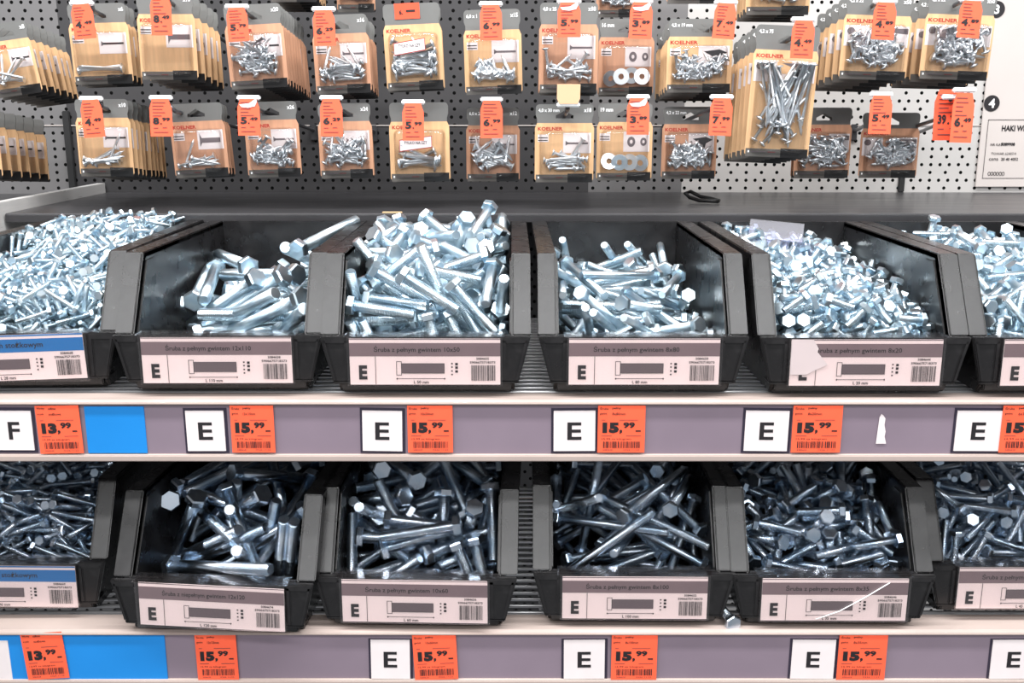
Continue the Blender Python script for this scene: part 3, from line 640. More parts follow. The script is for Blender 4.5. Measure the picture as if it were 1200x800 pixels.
# ------------------------------------------------------------------ bolts
SPEC = {'U1': (.0038,.026,.0068,.0028), 'U2': (.0112,.095,.0168,.0070), 'U3': (.0086,.047,.0138,.0056), 'U4': (.0074,.080,.0118,.0050),
'U5': (.0062,.018,.0102,.0042), 'U6': (.0062,.032,.0100,.0041), 'L1': (.0046,.034,.0076,.0032), 'L2': (.0102,.098,.0160,.0066),
'L3': (.0092,.058,.0146,.0060), 'L4': (.0076,.092,.0120,.0050), 'L5': (.0074,.033,.0116,.0048), 'L6': (.0058,.042,.0096,.0040)}
def bolt_geo(spec, part, half=False):
    """vertices, faces and per-vertex (axial, thread) of a bolt's head, shank or both"""
    d, L, af, h = spec; vs, fs, at_ = [], [], []
    def rings(prof, n, smooth, thr):
        base = len(vs)
        for r, z in prof:
            for i in range(n): a = 2 * math.pi * i / n; vs.append((r * math.cos(a), r * math.sin(a), z)); at_.append((z, thr(z)))
        for j in range(len(prof) - 1):
            for i in range(n):
                a, b = base + j * n + i, base + j * n + (i + 1) % n; fs.append(((a, b, b + n, a + n), smooth))
        fs.append((tuple(base + i for i in range(n))[::-1], False)); fs.append((tuple(base + (len(prof) - 1) * n + i for i in range(n)), False))
    R6 = af / 2 / math.cos(math.pi / 6); n = 12 if d > .0075 else 8
    if part in ('head', 'all'): rings([(R6 * .98, L / 2), (R6, L / 2 + h * .06), (R6, L / 2 + h * .80), (R6 * .88, L / 2 + h)], 6, False, lambda z: 0.0)
    if part in ('shank', 'all'):
        z2 = -L / 2; mid = [(d / 2, 0.02 * L), (d / 2 * .97, 0.018 * L)] if half else []
        rings([(d / 2 * .80, z2), (d / 2 * .98, z2 + d * .12)] + mid[::-1] + [(d / 2, L / 2)], n, True, (lambda z: 1.0 if z < .019 * L else 0.0) if half else (lambda z: 1.0))
    return vs, fs, at_
def bolt_mesh(name, geos, m):
    V, Fc, A = [], [], []
    for (vs, fs, at_), mtx in geos:
        b = len(V); V += [tuple(mtx @ Vector(v)) for v in vs] if mtx else vs
        Fc += [(tuple(i + b for i in f), s) for f, s in fs]; A += at_
    me = bpy.data.meshes.new(name); me.from_pydata(V, [], [f for f, s in Fc]); me.polygons.foreach_set('use_smooth', [s for f, s in Fc])
    for k, nm in ((0, 'axial'), (1, 'thread')):
        a = me.attributes.new(nm, 'FLOAT', 'POINT'); a.data.foreach_set('value', [x[k] for x in A])
    me.materials.append(M[m]); return me
KIND = {'U1': ('thin_bolt', 'thin zinc bolt'), 'L1': ('thin_bolt', 'thin dull zinc bolt'), 'U2': ('hex_bolt', 'thick long bright hex bolt'), 'U3': ('hex_bolt', 'medium bright hex bolt'), 'U4': ('hex_bolt', 'slender long bright hex bolt'),
        'L2': ('hex_bolt', 'half-threaded long hex bolt'), 'L3': ('hex_bolt', 'medium dull hex bolt'), 'L4': ('hex_bolt', 'long slim dark hex bolt'),
        'U5': ('short_bolt', 'stubby bright hex bolt'), 'U6': ('short_bolt', 'short bright slim bolt'), 'L5': ('short_bolt', 'short dull hex bolt'), 'L6': ('short_bolt', 'slim dull hex bolt')}
WHERE = {'U1': 'in the brimming upper bin with blue-banded label', 'U2': 'in the half-filled upper bin beside the overfull one', 'U3': 'in the overfull upper bin', 'U4': 'in the upper bin right of the overfull one',
         'U5': 'in the upper bin with the clear clamshell', 'U6': 'in the upper bin cut off at right', 'L1': 'in the lower bin with blue-banded label', 'L2': 'in the askew lower bin',
         'L3': 'in the lower bin beneath the overfull one', 'L4': 'in the lower bin of front-to-back bolts', 'L5': 'in the lower bin with white thread on its label', 'L6': 'in the lower bin cut off at right'}
BOLT_DATA = {}
BOLT_DATA = {
    'U1': ([
        -271,548,438,53,99,17,17,-305,1955,1000,27,-99,-20,11,-234,342,400,70,74,-35,99,-163,451,431,99,-90,77,-23,-46,278,418,25,-99,-16,60,-64,350,406,11,99,33,71,27,285,383,53,28,-99,-34,39,404,428,
        70,1,99,29,464,313,434,29,-35,99,54,40,220,403,4,99,-21,-40,-521,1834,888,45,78,56,-99,-524,1951,923,19,-12,-62,99,-336,1793,915,48,-9,-59,99,-180,218,614,23,56,-99,-17,-236,335,470,46,99,-36,-53,
        -226,418,498,99,-28,86,19,-69,277,517,30,-38,23,99,-3,359,493,89,-44,99,-19,34,300,491,46,-41,99,-1,179,427,479,49,41,99,-37,176,1240,759,99,-76,47,80,68,1302,840,30,6,-99,61,169,1966,957,99,90,
        74,-95,305,234,413,45,-99,-35,77,289,370,409,70,29,99,-42,209,1427,846,99,94,44,-14,226,2026,984,26,-68,2,99,457,423,451,99,-17,69,60,397,579,514,79,-25,76,-99,401,1178,746,99,42,-29,-92,440,1759,
        890,9,-42,-44,99,-483,1422,879,58,-46,99,87,-464,2007,937,99,96,56,-41,-379,1481,840,53,-26,32,99,-243,1637,954,52,99,56,2,-237,2128,948,99,48,72,-93,-238,316,587,94,-99,26,-22,-159,648,695,80,
        -12,80,-99,-128,933,725,83,62,94,-99,-167,1454,861,99,-60,-17,62,76,289,531,99,10,-42,-27,27,405,575,99,-70,-56,95,-94,959,764,71,37,99,-54,-96,1292,837,99,-24,83,75,-37,1587,960,57,99,57,-97,-30,
        1869,988,99,-33,52,55,32,2027,1018,37,-54,5,99,28,2357,1038,99,84,54,14,2,2489,1044,99,38,-9,-22,228,310,546,59,35,73,99,193,396,620,58,56,-99,-81,173,484,582,46,26,99,-37,28,566,634,57,-49,-56,
        99,108,882,705,61,-42,-26,99,186,1038,761,99,-8,79,36,73,1144,764,82,99,10,-45,26,1350,859,71,99,-21,-24,133,1500,927,99,-82,83,-33,49,1941,991,99,28,60,-42,154,2204,1020,79,-99,49,-21,115,2364,
        998,99,33,47,-23,307,277,488,22,99,5,-78,278,546,663,26,99,50,41,330,928,713,66,99,4,-5,336,1036,836,52,99,66,-57,313,1381,823,99,54,52,-75,261,1459,942,43,99,0,53,328,1833,977,17,45,-99,-90,386,
        240,520,99,-26,74,-9,429,394,547,25,99,-3,-32,400,468,551,23,15,-99,-15,368,863,752,43,-94,-33,-99,432,1502,885,1,-36,-26,99,441,1809,981,43,28,99,-72,490,1925,989,62,23,99,-27,412,2158,1016,46,
        86,74,-99,528,220,454,33,-99,-69,38,500,435,556,99,55,34,26,525,1737,929,0,31,99,-41,522,2008,1008,42,76,-57,99,514,2233,1049,99,-56,19,-27,-595,1478,901,11,9,99,-32,-561,1550,928,80,-59,41,99,
        -220,1771,973,27,-50,62,99,-429,2009,1007,99,78,-10,35,-456,2159,1014,99,20,82,-49,-318,637,713,1,63,59,-99,-374,904,808,99,34,0,-53,-337,1408,869,82,17,52,99,-382,1449,894,8,-88,-99,65,-465,1662,
        956,72,57,-58,99,-212,1898,1032,99,-74,17,62,-451,2479,1014,99,51,54,14,-194,311,637,98,84,99,7,-165,270,688,99,-9,-78,-9,-194,524,725,99,-91,10,22,-260,644,782,43,99,38,-50,-258,739,746,99,-1,
        64,44,-100,918,819,1,-99,-25,96,-214,989,780,99,20,49,24,-258,1319,803,99,53,5,22,-181,1450,941,99,-53,-11,-42,-73,1743,978,99,2,-89,62,-133,1955,989,46,99,53,-58,-196,2128,999,99,-4,-45,70,115,
        324,558,99,-19,-28,80,-6,365,643,99,-15,-65,40,-11,482,663,47,72,3,-99,31,442,718,13,-37,31,99,24,741,770,94,-9,41,99,-64,747,755,58,-2,99,35,-6,887,859,69,99,-4,-36,28,1062,839,10,-55,-3,99,-63,
        1146,839,99,16,86,-3,-96,1397,888,62,99,-66,-13,-156,1250,882,99,86,30,45,-25,1711,954,99,76,-32,-46,-97,1871,988,16,67,99,-77,-156,2096,1050,99,91,-18,22,-55,2302,1039,42,-23,-40,99,-85,2491,1051,
        99,-41,51,-5,175,311,597,89,23,-33,99,111,347,718,3,94,-37,99,117,414,713,99,-42,3,66,145,478,651,99,-66,-38,72,116,556,697,66,99,71,38,76,732,729,40,66,99,-54,153,866,785,99,47,21,-6,134,971,811,
        37,-61,-70,-99,148,1178,816,22,99,27,70,11,1314,907,11,-73,-32,-99,68,1238,887,48,-39,-13,99,129,1567,934,64,83,-12,-99,112,1717,976,99,-62,-52,-8,192,2109,1065,40,13,99,-84,48,2241,1085,82,99,
        -25,-1,23,2388,1096,7,74,41,99,82,221,542,99,17,75,31,232,319,642,57,99,57,11,292,390,672,99,59,17,-6,191,497,720,61,99,71,70,348,571,673,99,9,-50,-43,119,668,756,7,20,99,92,233,887,773,47,-23,
        78,-99,229,1183,854,53,73,-62,99,155,1324,893,5,3,-70,99,203,1426,932,99,27,-51,-84,287,1790,1014,55,-1,-99,35,204,1868,1024,99,76,-17,24,329,2204,1065,10,78,47,99,363,2267,1022,44,23,-37,-99,265,
        2387,1089,59,68,40,99,570,302,564,59,-99,-45,0,423,279,692,24,3,-99,-10,319,442,740,3,83,-99,74,518,442,672,14,-53,6,99,485,609,679,99,27,-47,1,366,686,718,24,82,-10,-99,456,852,743,10,90,60,-99,
        328,1337,948,36,99,25,-64,317,1735,1014,13,99,61,-73,345,1929,993,99,27,6,74,519,2165,1086,19,-41,-99,79,434,2473,1079,99,41,81,19,302,218,680,52,-59,99,-26,484,265,678,6,-99,95,40,429,392,625,
        10,-44,40,-99,604,398,705,97,99,-8,0,554,503,712,99,77,37,-55,259,758,787,99,79,19,35,427,1379,940,4,-26,-90,99,474,1754,1026,80,99,48,-93,536,2032,1061,99,74,-28,-24,606,2127,958,18,-12,43,99,
        537,2508,1032,3,82,91,-99,-485,697,761,17,-90,17,-99,-479,1064,785,99,54,6,0,-356,1157,872,99,75,65,74,-476,1110,853,99,96,27,40,-591,1227,822,99,-70,-57,-76,-528,1713,949,63,-50,-46,-99,-485,1985,
        1008,99,-95,42,72,-531,2282,999,99,15,68,-54,-450,2545,1020,8,67,-27,99,-286,459,718,0,26,47,99,-326,601,816,2,69,16,99,-294,418,759,32,-78,11,99,-61,907,877,82,99,27,-79,-219,996,874,44,45,-99,
        8,-378,1128,809,22,-15,99,-97,-370,1318,821,29,57,61,99,-317,1320,895,24,-76,12,-99,-522,1635,980,99,-57,11,35,-335,1891,1045,90,99,32,3,-460,2040,1077,99,-69,42,12,-266,2529,1086,12,-69,32,-99,
        114,272,738,43,-47,-99,45,], [
        -538,420,357,1,-6,99,-77,-480,445,363,99,-67,-45,-57,-334,466,409,9,3,-47,-99,-310,606,417,51,-9,-99,59,-606,998,561,20,34,-99,75,-437,1052,638,34,33,-99,-93,-419,1202,628,99,80,92,21,-489,1570,
        774,24,68,99,-89,-476,1709,838,99,9,-96,39,-580,1815,850,22,-23,62,99,-423,2016,883,99,-83,-64,-52,-528,2136,921,99,39,-41,49,-579,2180,878,99,76,-9,3,-330,218,325,99,-3,73,2,-429,313,349,99,-49,
        15,-29,-304,397,419,94,-16,77,99,-471,864,556,26,99,-2,59,-199,1257,658,99,6,-91,25,-320,1514,790,58,4,99,-19,-346,1704,821,91,99,-63,5,-313,1926,859,38,-25,-97,99,-404,2237,865,81,34,99,-97,-262,
        295,314,62,99,28,67,-245,622,479,99,85,87,-12,-248,782,542,58,-12,45,99,-229,912,519,58,99,20,-54,-95,1202,655,58,99,85,-55,-38,1326,710,99,-49,-80,-43,-260,1550,801,33,99,18,66,-275,1630,832,77,
        44,99,41,-164,1859,852,1,5,-99,83,-201,2071,876,82,5,99,-50,-236,2276,863,99,-59,87,-22,-212,2354,850,99,-13,-94,52,-93,408,451,36,-3,-99,9,-8,589,456,99,-91,15,39,-36,1033,588,99,43,-81,-2,43,
        1117,634,50,-81,51,99,83,1223,699,84,96,99,-43,-36,1431,754,50,-24,99,-38,18,1497,776,99,77,63,-19,-9,1747,828,99,0,90,75,-8,1912,881,98,7,99,44,-209,2151,873,97,-2,99,-40,-30,2305,948,21,-99,-11,
        -37,188,220,340,80,-20,-99,9,35,710,454,47,53,99,-69,118,969,599,73,-20,-99,11,79,1192,624,16,11,-69,-99,177,1143,669,93,99,22,15,137,1331,726,64,-56,99,93,100,1577,762,99,-28,70,42,104,1742,825,
        49,99,41,-72,170,1870,902,99,-25,-69,23,73,2043,940,99,-28,68,38,81,2188,918,79,51,99,-18,118,2589,890,23,99,-28,-61,269,341,339,25,-97,-59,99,297,413,361,93,-2,-99,23,191,525,404,99,86,-90,-76,
        174,722,465,28,-34,99,-81,209,795,477,99,84,94,-5,223,993,579,99,-1,73,14,319,1098,600,33,63,61,99,222,1189,661,8,-9,-48,-99,215,1458,714,70,99,38,-45,168,1543,792,99,-59,41,-46,266,1682,860,68,
        14,99,58,318,1862,906,69,-17,99,62,137,2032,884,99,-2,94,-10,207,2153,930,38,-99,40,69,346,2587,832,99,19,92,14,385,319,320,90,25,-99,18,442,558,402,83,-94,-7,-99,367,664,439,48,25,72,99,399,999,
        561,79,-99,53,-97,453,946,586,28,-66,-27,99,289,1198,674,65,66,99,-83,340,1450,740,53,40,91,99,443,1437,812,75,65,99,-88,401,1686,822,6,-99,-71,86,250,1774,842,60,50,92,99,426,2142,940,99,-77,81,
        1,297,2149,906,40,87,-77,99,552,439,370,14,-10,99,-74,602,594,431,93,99,-22,16,468,628,488,22,99,12,-50,557,697,500,99,-68,-54,-19,607,1073,583,99,-69,13,26,397,1048,671,48,-63,71,99,394,1331,675,
        99,-85,34,-79,431,1414,746,8,99,34,-74,541,1572,777,74,-21,80,99,488,1900,886,8,-57,-66,-99,483,2116,914,82,69,29,-99,393,2107,880,43,86,-53,99,413,2333,859,98,-99,21,-39,476,2282,890,1,72,11,-99,
        -605,293,397,72,-17,33,99,-604,355,382,53,-16,40,99,-486,550,481,72,61,-99,-6,-470,645,427,8,-69,-22,-99,-579,800,544,33,-24,-22,-99,-606,966,630,99,-81,74,79,-605,1111,730,56,-99,-74,-49,-481,
        1187,676,44,99,-10,61,-443,1280,751,92,11,99,51,-607,1442,731,87,99,-24,27,-489,1618,866,8,99,19,-45,-545,2203,930,43,-99,-25,-33,-332,2384,867,64,84,-23,-99,-387,218,369,99,-37,58,-55,-454,250,
        426,99,48,55,63,-412,438,478,63,-36,-99,68,-287,921,595,34,69,99,-91,-357,1262,716,86,44,99,68,-370,1370,720,11,79,8,-99,-360,1625,904,73,-41,-99,-67,-392,2012,939,33,-28,-80,-99,-344,2255,921,
        61,99,-19,-95,-242,2541,864,20,-56,-41,99,-255,588,539,99,90,-21,-22,-258,745,590,29,48,39,99,-173,887,593,79,59,99,-58,-122,1011,664,99,-75,58,4,-137,1148,688,59,99,-1,-28,-152,1236,707,55,-4,
        61,99,-271,1551,867,67,-27,-72,-99,-230,1822,851,99,-62,45,55,-174,2044,934,55,48,84,99,-108,2248,966,52,-99,31,46,-90,2396,905,65,-69,18,99,-139,2562,942,26,-7,99,5,-70,535,486,10,44,-21,99,-70,
        601,492,27,-99,14,68,-84,669,511,84,-99,-52,45,-62,865,611,4,16,99,-34,-48,985,684,53,99,49,13,103,1086,719,29,99,-12,-53,6,1260,753,99,-67,-1,3,-5,1483,829,11,-95,53,99,11,1549,832,99,56,67,8,
        -23,1809,907,54,77,99,-78,-54,2049,923,93,-65,99,0,-20,2202,936,15,-14,68,-99,-2,2547,919,64,99,69,43,93,553,463,99,63,-40,-1,137,572,535,62,67,36,99,108,656,571,17,-99,3,96,53,855,644,19,99,-64,
        64,100,929,666,40,36,-28,-99,141,1047,701,7,99,50,-74,3,1608,860,99,53,89,22,158,1783,918,60,99,-7,-69,101,2240,975,77,-59,-65,99,122,2430,932,93,99,48,1,126,2591,965,99,-46,76,-71,245,510,461,
        99,85,38,12,200,643,509,37,-99,-41,96,209,702,537,89,-87,-99,59,166,835,615,65,-78,-99,-8,266,928,643,11,69,99,-66,331,1099,734,45,87,-8,99,314,1293,794,99,52,67,4,252,1490,888,73,7,99,33,331,1763,
        920,33,28,93,99,289,2316,916,66,-99,85,46,241,2456,899,85,-99,-62,-61,207,2528,948,12,-76,30,-99,401,628,564,51,-94,-41,99,268,806,508,99,77,58,2,381,934,681,85,78,99,-65,369,1312,756,63,-6,99,
        -50,365,1469,805,86,63,98,-99,367,1614,855,33,99,54,49,540,2097,913,42,-99,-91,-93,411,2317,961,90,-99,-43,22,412,2410,925,99,33,90,-61,438,2468,920,70,-99,7,60,605,440,500,72,99,-85,53,536,404,
        418,17,14,99,-79,506,566,490,54,99,-20,-34,405,793,549,45,55,8,99,502,864,606,88,67,-99,-46,499,1032,639,7,8,99,90,477,1247,658,49,78,-38,-99,602,1458,727,70,99,46,-38,541,1351,831,26,-69,-95,-99,
        562,1609,872,99,-45,33,40,506,1846,926,94,99,91,-4,574,2021,973,2,28,-88,-99,566,2269,993,99,-72,16,83,590,2483,909,80,73,61,-99,-550,309,496,99,-35,40,31,-513,446,516,87,-76,99,-3,-474,533,542,
        55,-99,-25,73,-519,688,589,15,-67,70,-99,-451,843,666,22,-16,-99,34,-558,984,688,26,-3,-54,99,-506,1086,697,57,99,-33,56,-542,1172,777,49,-45,-64,-99,-496,1476,811,99,-62,-33,39,-285,1784,954,44,
        -74,52,99,-471,2280,967,7,95,-99,-88,-411,2414,930,96,-18,99,-14,-408,2461,965,72,77,46,99,-484,271,488,45,67,90,99,-459,338,566,80,-47,99,10,-378,739,649,99,-39,-64,21,-396,827,649,27,99,-17,-16,
        -347,916,684,9,-99,-27,67,-342,996,676,21,-63,41,99,-309,1200,743,97,27,99,96,-243,1790,908,23,-43,71,99,-287,2069,951,13,17,-99,-81,-213,2374,969,82,99,-67,-65,-370,2534,957,2,99,-27,-87,-270,
        377,566,59,-35,43,99,-263,529,607,81,-30,99,-53,-269,630,623,41,-99,-13,-57,-200,753,697,99,96,87,21,-188,966,730,99,86,20,-25,-158,1175,746,11,99,0,-52,-154,1545,929,32,-5,99,-43,-100,1686,900,
        71,-99,32,17,-97,1904,940,59,-11,77,99,-146,2194,990,62,-99,31,59,-72,2370,1007,70,89,17,-99,-56,2525,985,99,-16,-46,-16,-6,551,586,99,3,-84,-16,-104,631,573,99,7,48,12,-117,688,596,41,-31,-67,
        99,-79,774,688,47,-99,95,99,-145,1109,752,17,-81,-9,99,-45,1157,772,99,73,11,-13,-98,1571,884,87,3,99,-62,88,680,626,28,-99,13,99,99,737,631,99,-56,-65,20,158,1675,902,99,35,-74,11,136,2518,1047,
        64,-4,-99,61,315,459,523,16,12,-99,-89,253,488,554,43,-99,-36,36,269,605,655,99,-50,-57,66,223,705,677,92,-99,-37,53,265,871,711,99,-90,31,53,272,2056,1018,12,18,-99,-84,294,2257,1019,53,33,99,
        -33,175,2409,1002,99,4,89,-41,167,2462,1055,2,60,52,99,475,499,646,19,99,18,99,375,658,652,27,-89,99,-94,332,746,655,69,-99,-98,64,458,962,693,99,-98,-65,-64,491,1188,870,26,99,32,-61,399,1435,
        872,99,21,85,9,286,2422,997,51,70,-99,-97,365,2545,1031,92,41,99,69,586,473,564,45,-23,-78,-99,606,792,677,43,99,-34,11,506,690,649,53,-31,-99,7,516,946,706,49,75,-99,78,582,1060,637,4,14,-99,72,
        567,1278,735,35,90,98,-99,536,1319,777,99,79,-41,28,417,1208,886,18,-5,99,92,498,1569,879,99,73,45,19,527,2470,930,11,-6,99,50,484,2529,959,1,-51,-42,99,-607,395,616,47,-99,-96,-53,-543,443,611,
        99,30,14,-56,-517,520,590,64,-25,99,-78,-479,655,688,62,-85,-99,43,-606,734,686,97,75,87,-99,-503,825,751,14,-76,5,-99,-499,743,817,96,-99,21,35,-526,1016,756,91,-56,26,99,-422,1081,792,62,-42,
        -99,-73,-494,2329,1006,51,10,-99,-55,-480,2433,988,99,-61,-74,13,-472,275,546,29,94,2,-99,-434,347,623,45,99,25,91,-343,403,611,99,-43,-12,11,-371,608,664,1,71,67,-99,-372,756,744,88,33,81,99,-389,
        983,740,99,98,-62,-29,-336,1156,783,99,-50,2,5,-277,2148,996,81,-93,99,90,-337,2234,1026,61,-99,-28,32,-221,517,671,53,23,99,-71,-241,1164,827,64,7,99,-93,-233,2367,1028,99,-93,76,64,-383,2589,
        1006,25,99,34,56,206,856,709,67,-99,28,48,567,962,681,31,-45,79,99,560,1125,759,99,81,22,-97,389,1613,918,99,84,-25,-36,388,2382,1057,44,-99,19,90,605,949,757,62,32,40,-99,606,1078,754,21,6,-49,
        99,562,1289,877,6,41,-99,56,532,1599,968,80,99,98,-95,607,2411,984,19,-27,99,90,-475,220,628,89,-16,99,-8,-290,361,720,99,-60,-63,51,-543,505,722,38,99,-10,42,-495,581,714,39,-17,-99,38,-567,778,
        768,99,-43,8,47,-455,902,808,22,3,66,-99,-528,2447,1053,73,8,99,-63,-403,283,598,40,-63,-24,99,-353,287,668,42,-87,-4,99,-438,464,716,28,-46,37,99,-479,2484,1064,32,-99,40,79,-394,219,685,99,-48,
        -76,54,]),
    'U2': ([
        260,602,204,62,-85,-36,-99,77,1043,245,69,99,18,-81,-36,1108,311,12,82,61,-99,78,833,447,95,-59,99,-67,-67,1530,434,53,-52,-99,91,-298,1962,404,99,-51,39,-9,191,1483,427,74,-44,-84,99,67,2120,420,
        30,99,51,-86,-516,2073,313,78,-99,46,24,335,1314,547,99,-44,-88,-60,58,2069,565,2,90,57,-99,], [
        -316,711,122,47,15,99,94,-148,1665,235,56,99,7,-81,91,1677,208,41,-48,-99,85,124,2047,296,99,-57,46,-23,-86,516,153,99,24,-83,20,-138,1653,383,70,30,99,79,-141,2188,361,41,-77,-25,-99,301,1153,
        138,19,76,67,-99,130,1584,320,14,70,62,99,132,2263,309,3,-97,-84,99,532,1672,498,54,-53,78,99,]),
    'U3': ([
        267,278,339,99,-15,-23,17,330,762,367,27,-99,-96,90,572,916,539,16,-99,3,5,451,320,285,52,-62,-99,1,484,692,364,65,5,21,99,438,1986,695,52,99,43,-63,572,1367,598,99,-51,-33,-51,-432,301,330,13,
        -99,-16,-19,-464,680,410,99,69,95,-60,-344,1061,536,9,-57,-1,99,-333,251,608,22,-87,-12,99,-157,491,390,99,-37,53,-49,-312,702,352,19,12,-99,40,-255,1518,721,30,17,5,-99,63,248,308,99,-3,-11,0,
        -73,379,405,20,99,-5,-81,58,583,385,55,99,5,57,278,370,600,20,-39,99,-29,362,443,416,47,-27,99,-14,332,603,405,88,99,70,73,358,782,515,5,44,73,-99,187,1114,501,8,37,-60,99,374,1674,756,26,99,-43,
        -88,346,1928,801,12,-75,-35,-99,-545,346,328,29,-63,99,20,-376,514,588,8,-45,18,99,-424,1238,900,17,29,35,99,-483,1805,972,34,3,99,-48,-575,1946,920,99,-53,-39,-87,-360,2163,904,2,-19,40,99,-378,
        351,508,99,-17,93,-22,-305,596,698,85,99,96,28,-194,727,468,99,-37,23,29,-230,1912,1004,99,58,94,-99,-201,380,770,8,56,4,-99,4,545,715,99,-36,-37,46,-16,646,532,99,-14,67,17,-7,918,648,99,66,30,
        -14,262,1109,685,12,-45,24,99,8,1861,1006,63,99,76,23,145,2046,1020,29,89,-26,-99,573,398,711,44,-99,39,22,177,524,839,8,78,13,-99,477,638,708,26,99,43,-43,396,808,716,29,80,-47,-99,496,1624,899,
        27,-85,97,99,557,1951,1070,76,99,-14,11,573,2039,976,99,-78,39,61,33,251,739,41,53,-27,-99,-574,396,696,6,-11,99,22,-470,744,908,13,99,83,40,-457,915,962,99,65,67,-14,-339,1155,957,17,-32,-44,99,
        -461,1395,1031,56,40,-99,62,-358,1969,1050,77,89,77,-99,54,1724,1026,99,-7,-60,-44,220,1690,1047,85,-99,53,76,-221,336,656,60,72,-81,-99,-217,489,935,41,93,-99,-51,-255,698,782,52,60,0,-99,-218,
        972,850,15,99,10,-88,-246,1061,924,65,71,66,99,45,1296,948,21,69,13,-99,201,1400,1017,99,31,32,-48,311,1529,931,65,55,84,-99,341,1957,1068,35,-40,-37,-99,365,260,612,99,-2,-39,-10,194,762,883,91,
        -61,73,-99,-157,792,912,55,-19,99,-65,63,1391,1039,74,-99,0,42,117,996,808,99,78,-71,-31,366,1187,867,68,55,-45,99,412,1442,864,99,17,22,45,404,1702,999,57,-52,99,82,177,2170,1021,99,-48,79,-53,
        30,352,884,13,75,99,18,470,418,770,99,-61,-1,-13,345,706,783,19,99,38,-66,222,1038,924,65,21,99,-42,], [
        -575,1074,348,29,31,99,-74,-578,638,427,8,99,26,1,-136,815,355,11,99,-43,-84,-400,1201,558,55,-86,17,-99,-577,1442,580,99,80,-13,23,-411,2088,742,88,99,8,3,-332,2302,879,95,-99,-68,70,-179,2465,
        776,83,68,99,99,-91,489,268,99,-99,30,-3,-166,664,229,54,95,86,-99,65,900,341,10,-99,23,-83,-17,1153,439,61,-28,47,99,-219,1422,611,67,-53,-99,30,98,2295,772,16,81,44,-99,-89,2324,812,55,-87,9,
        -99,18,372,281,65,-37,99,27,176,937,436,99,71,-56,-63,88,1817,643,6,97,48,-99,114,1954,696,99,-31,72,7,311,2245,770,9,-81,-65,99,453,465,163,22,34,-62,-99,294,1125,384,99,-72,94,-75,469,1662,654,
        99,-97,1,-32,-383,744,481,62,-12,-99,-89,-390,1177,689,1,46,-49,-99,-481,1460,700,1,-17,45,99,-501,1917,790,99,-94,-37,-15,-435,2009,880,8,-38,67,99,-267,2337,985,78,-99,-56,2,-147,976,508,70,57,
        99,74,-39,1246,690,21,32,-49,-99,-340,1717,766,8,-93,-99,53,-155,2095,919,22,78,99,-74,28,2558,922,76,-70,63,-99,158,879,569,99,-54,-9,26,304,1243,508,21,-93,46,99,150,1431,638,10,99,-36,91,-124,
        1706,754,99,-94,4,-9,137,2018,868,81,-99,-4,-76,29,2104,893,78,99,23,-82,240,1574,681,13,99,-31,-68,377,2075,889,51,-31,-99,94,-247,680,618,19,-99,-20,88,-420,1026,736,47,99,45,-48,-406,1434,793,
        70,-42,11,99,-275,941,670,60,-21,55,99,-119,1295,887,42,40,99,-38,25,1342,763,39,8,99,-31,-122,1563,867,39,-59,-4,99,-68,2381,945,30,64,17,99,277,1258,696,45,23,-64,-99,71,1651,844,5,75,-29,-99,
        489,1007,636,99,-58,93,94,426,1253,739,61,70,84,-99,]),
    'U4': ([
        -202,1231,180,92,56,99,20,-178,1238,283,99,-68,-98,86,-100,1143,250,70,99,-53,-86,-214,1002,319,41,39,-64,-99,-181,1356,352,6,84,-67,-99,-342,755,226,72,-74,24,99,-123,1208,429,96,-42,99,-88,267,
        971,304,99,-4,-63,-19,-277,453,300,99,6,57,-16,-132,1041,363,99,-33,-57,-14,-121,1345,499,69,-58,99,-41,180,437,335,26,-94,51,-99,179,561,319,25,-92,30,-99,184,1249,457,75,21,99,13,-231,675,308,
        99,-34,89,-38,25,908,402,99,91,85,79,54,1330,573,33,-62,76,-99,180,797,304,99,63,96,57,240,1671,468,60,55,-79,-99,-374,809,436,74,99,-20,-15,-188,1607,528,99,17,77,10,200,768,490,11,32,-73,-99,
        344,1775,465,99,13,-40,14,133,2235,580,99,-38,-85,9,-180,727,542,88,-99,-93,92,-172,1415,643,30,-73,33,-99,-188,1667,616,22,99,13,-98,-333,1849,601,69,-99,26,-40,20,1972,590,11,99,74,85,200,1906,
        570,57,50,99,62,-181,616,572,47,95,-46,-99,-583,2187,534,99,-60,22,33,-133,2000,690,19,99,-74,-79,180,1994,657,77,-8,99,-70,-579,807,701,59,-55,99,98,-450,2183,655,99,-97,73,26,-242,2175,568,76,
        -65,-99,4,447,1832,524,54,99,57,-9,308,2278,664,76,24,99,-63,-387,836,753,18,-41,73,99,], [
        -137,1328,179,6,70,-23,-99,-88,1529,210,30,99,1,71,-65,2277,276,77,14,-99,-89,193,1300,158,80,-6,99,-39,244,1780,181,55,-85,-15,99,-28,1058,210,92,7,-99,17,69,1583,190,52,-97,97,-99,-89,2170,292,
        5,-80,74,-99,242,836,91,73,-66,-99,94,185,1023,184,99,-45,70,-36,362,1954,248,99,-48,-68,-30,-59,1774,308,77,-45,99,-63,-88,1992,351,99,66,75,22,142,608,218,54,47,-99,-91,158,944,253,70,20,99,-31,
        235,1156,349,99,69,69,14,183,1657,186,89,47,99,18,249,2290,286,2,-83,74,-99,-210,521,234,41,-99,-5,71,-122,1762,410,13,-74,42,99,-223,2005,429,99,56,71,26,268,1434,237,99,-65,-54,42,241,1598,355,
        66,99,26,51,188,2357,398,22,-82,52,-99,-180,1492,413,99,54,-91,-79,-150,2393,446,99,49,75,37,201,2080,391,93,17,99,-27,281,2462,276,99,20,-63,-62,-185,1717,494,50,82,-79,-99,-145,2134,379,66,-51,
        92,-99,314,2570,327,99,29,-42,-61,-192,2306,490,95,1,-99,-40,314,2472,386,97,-37,-49,99,]),
    'U5': ([
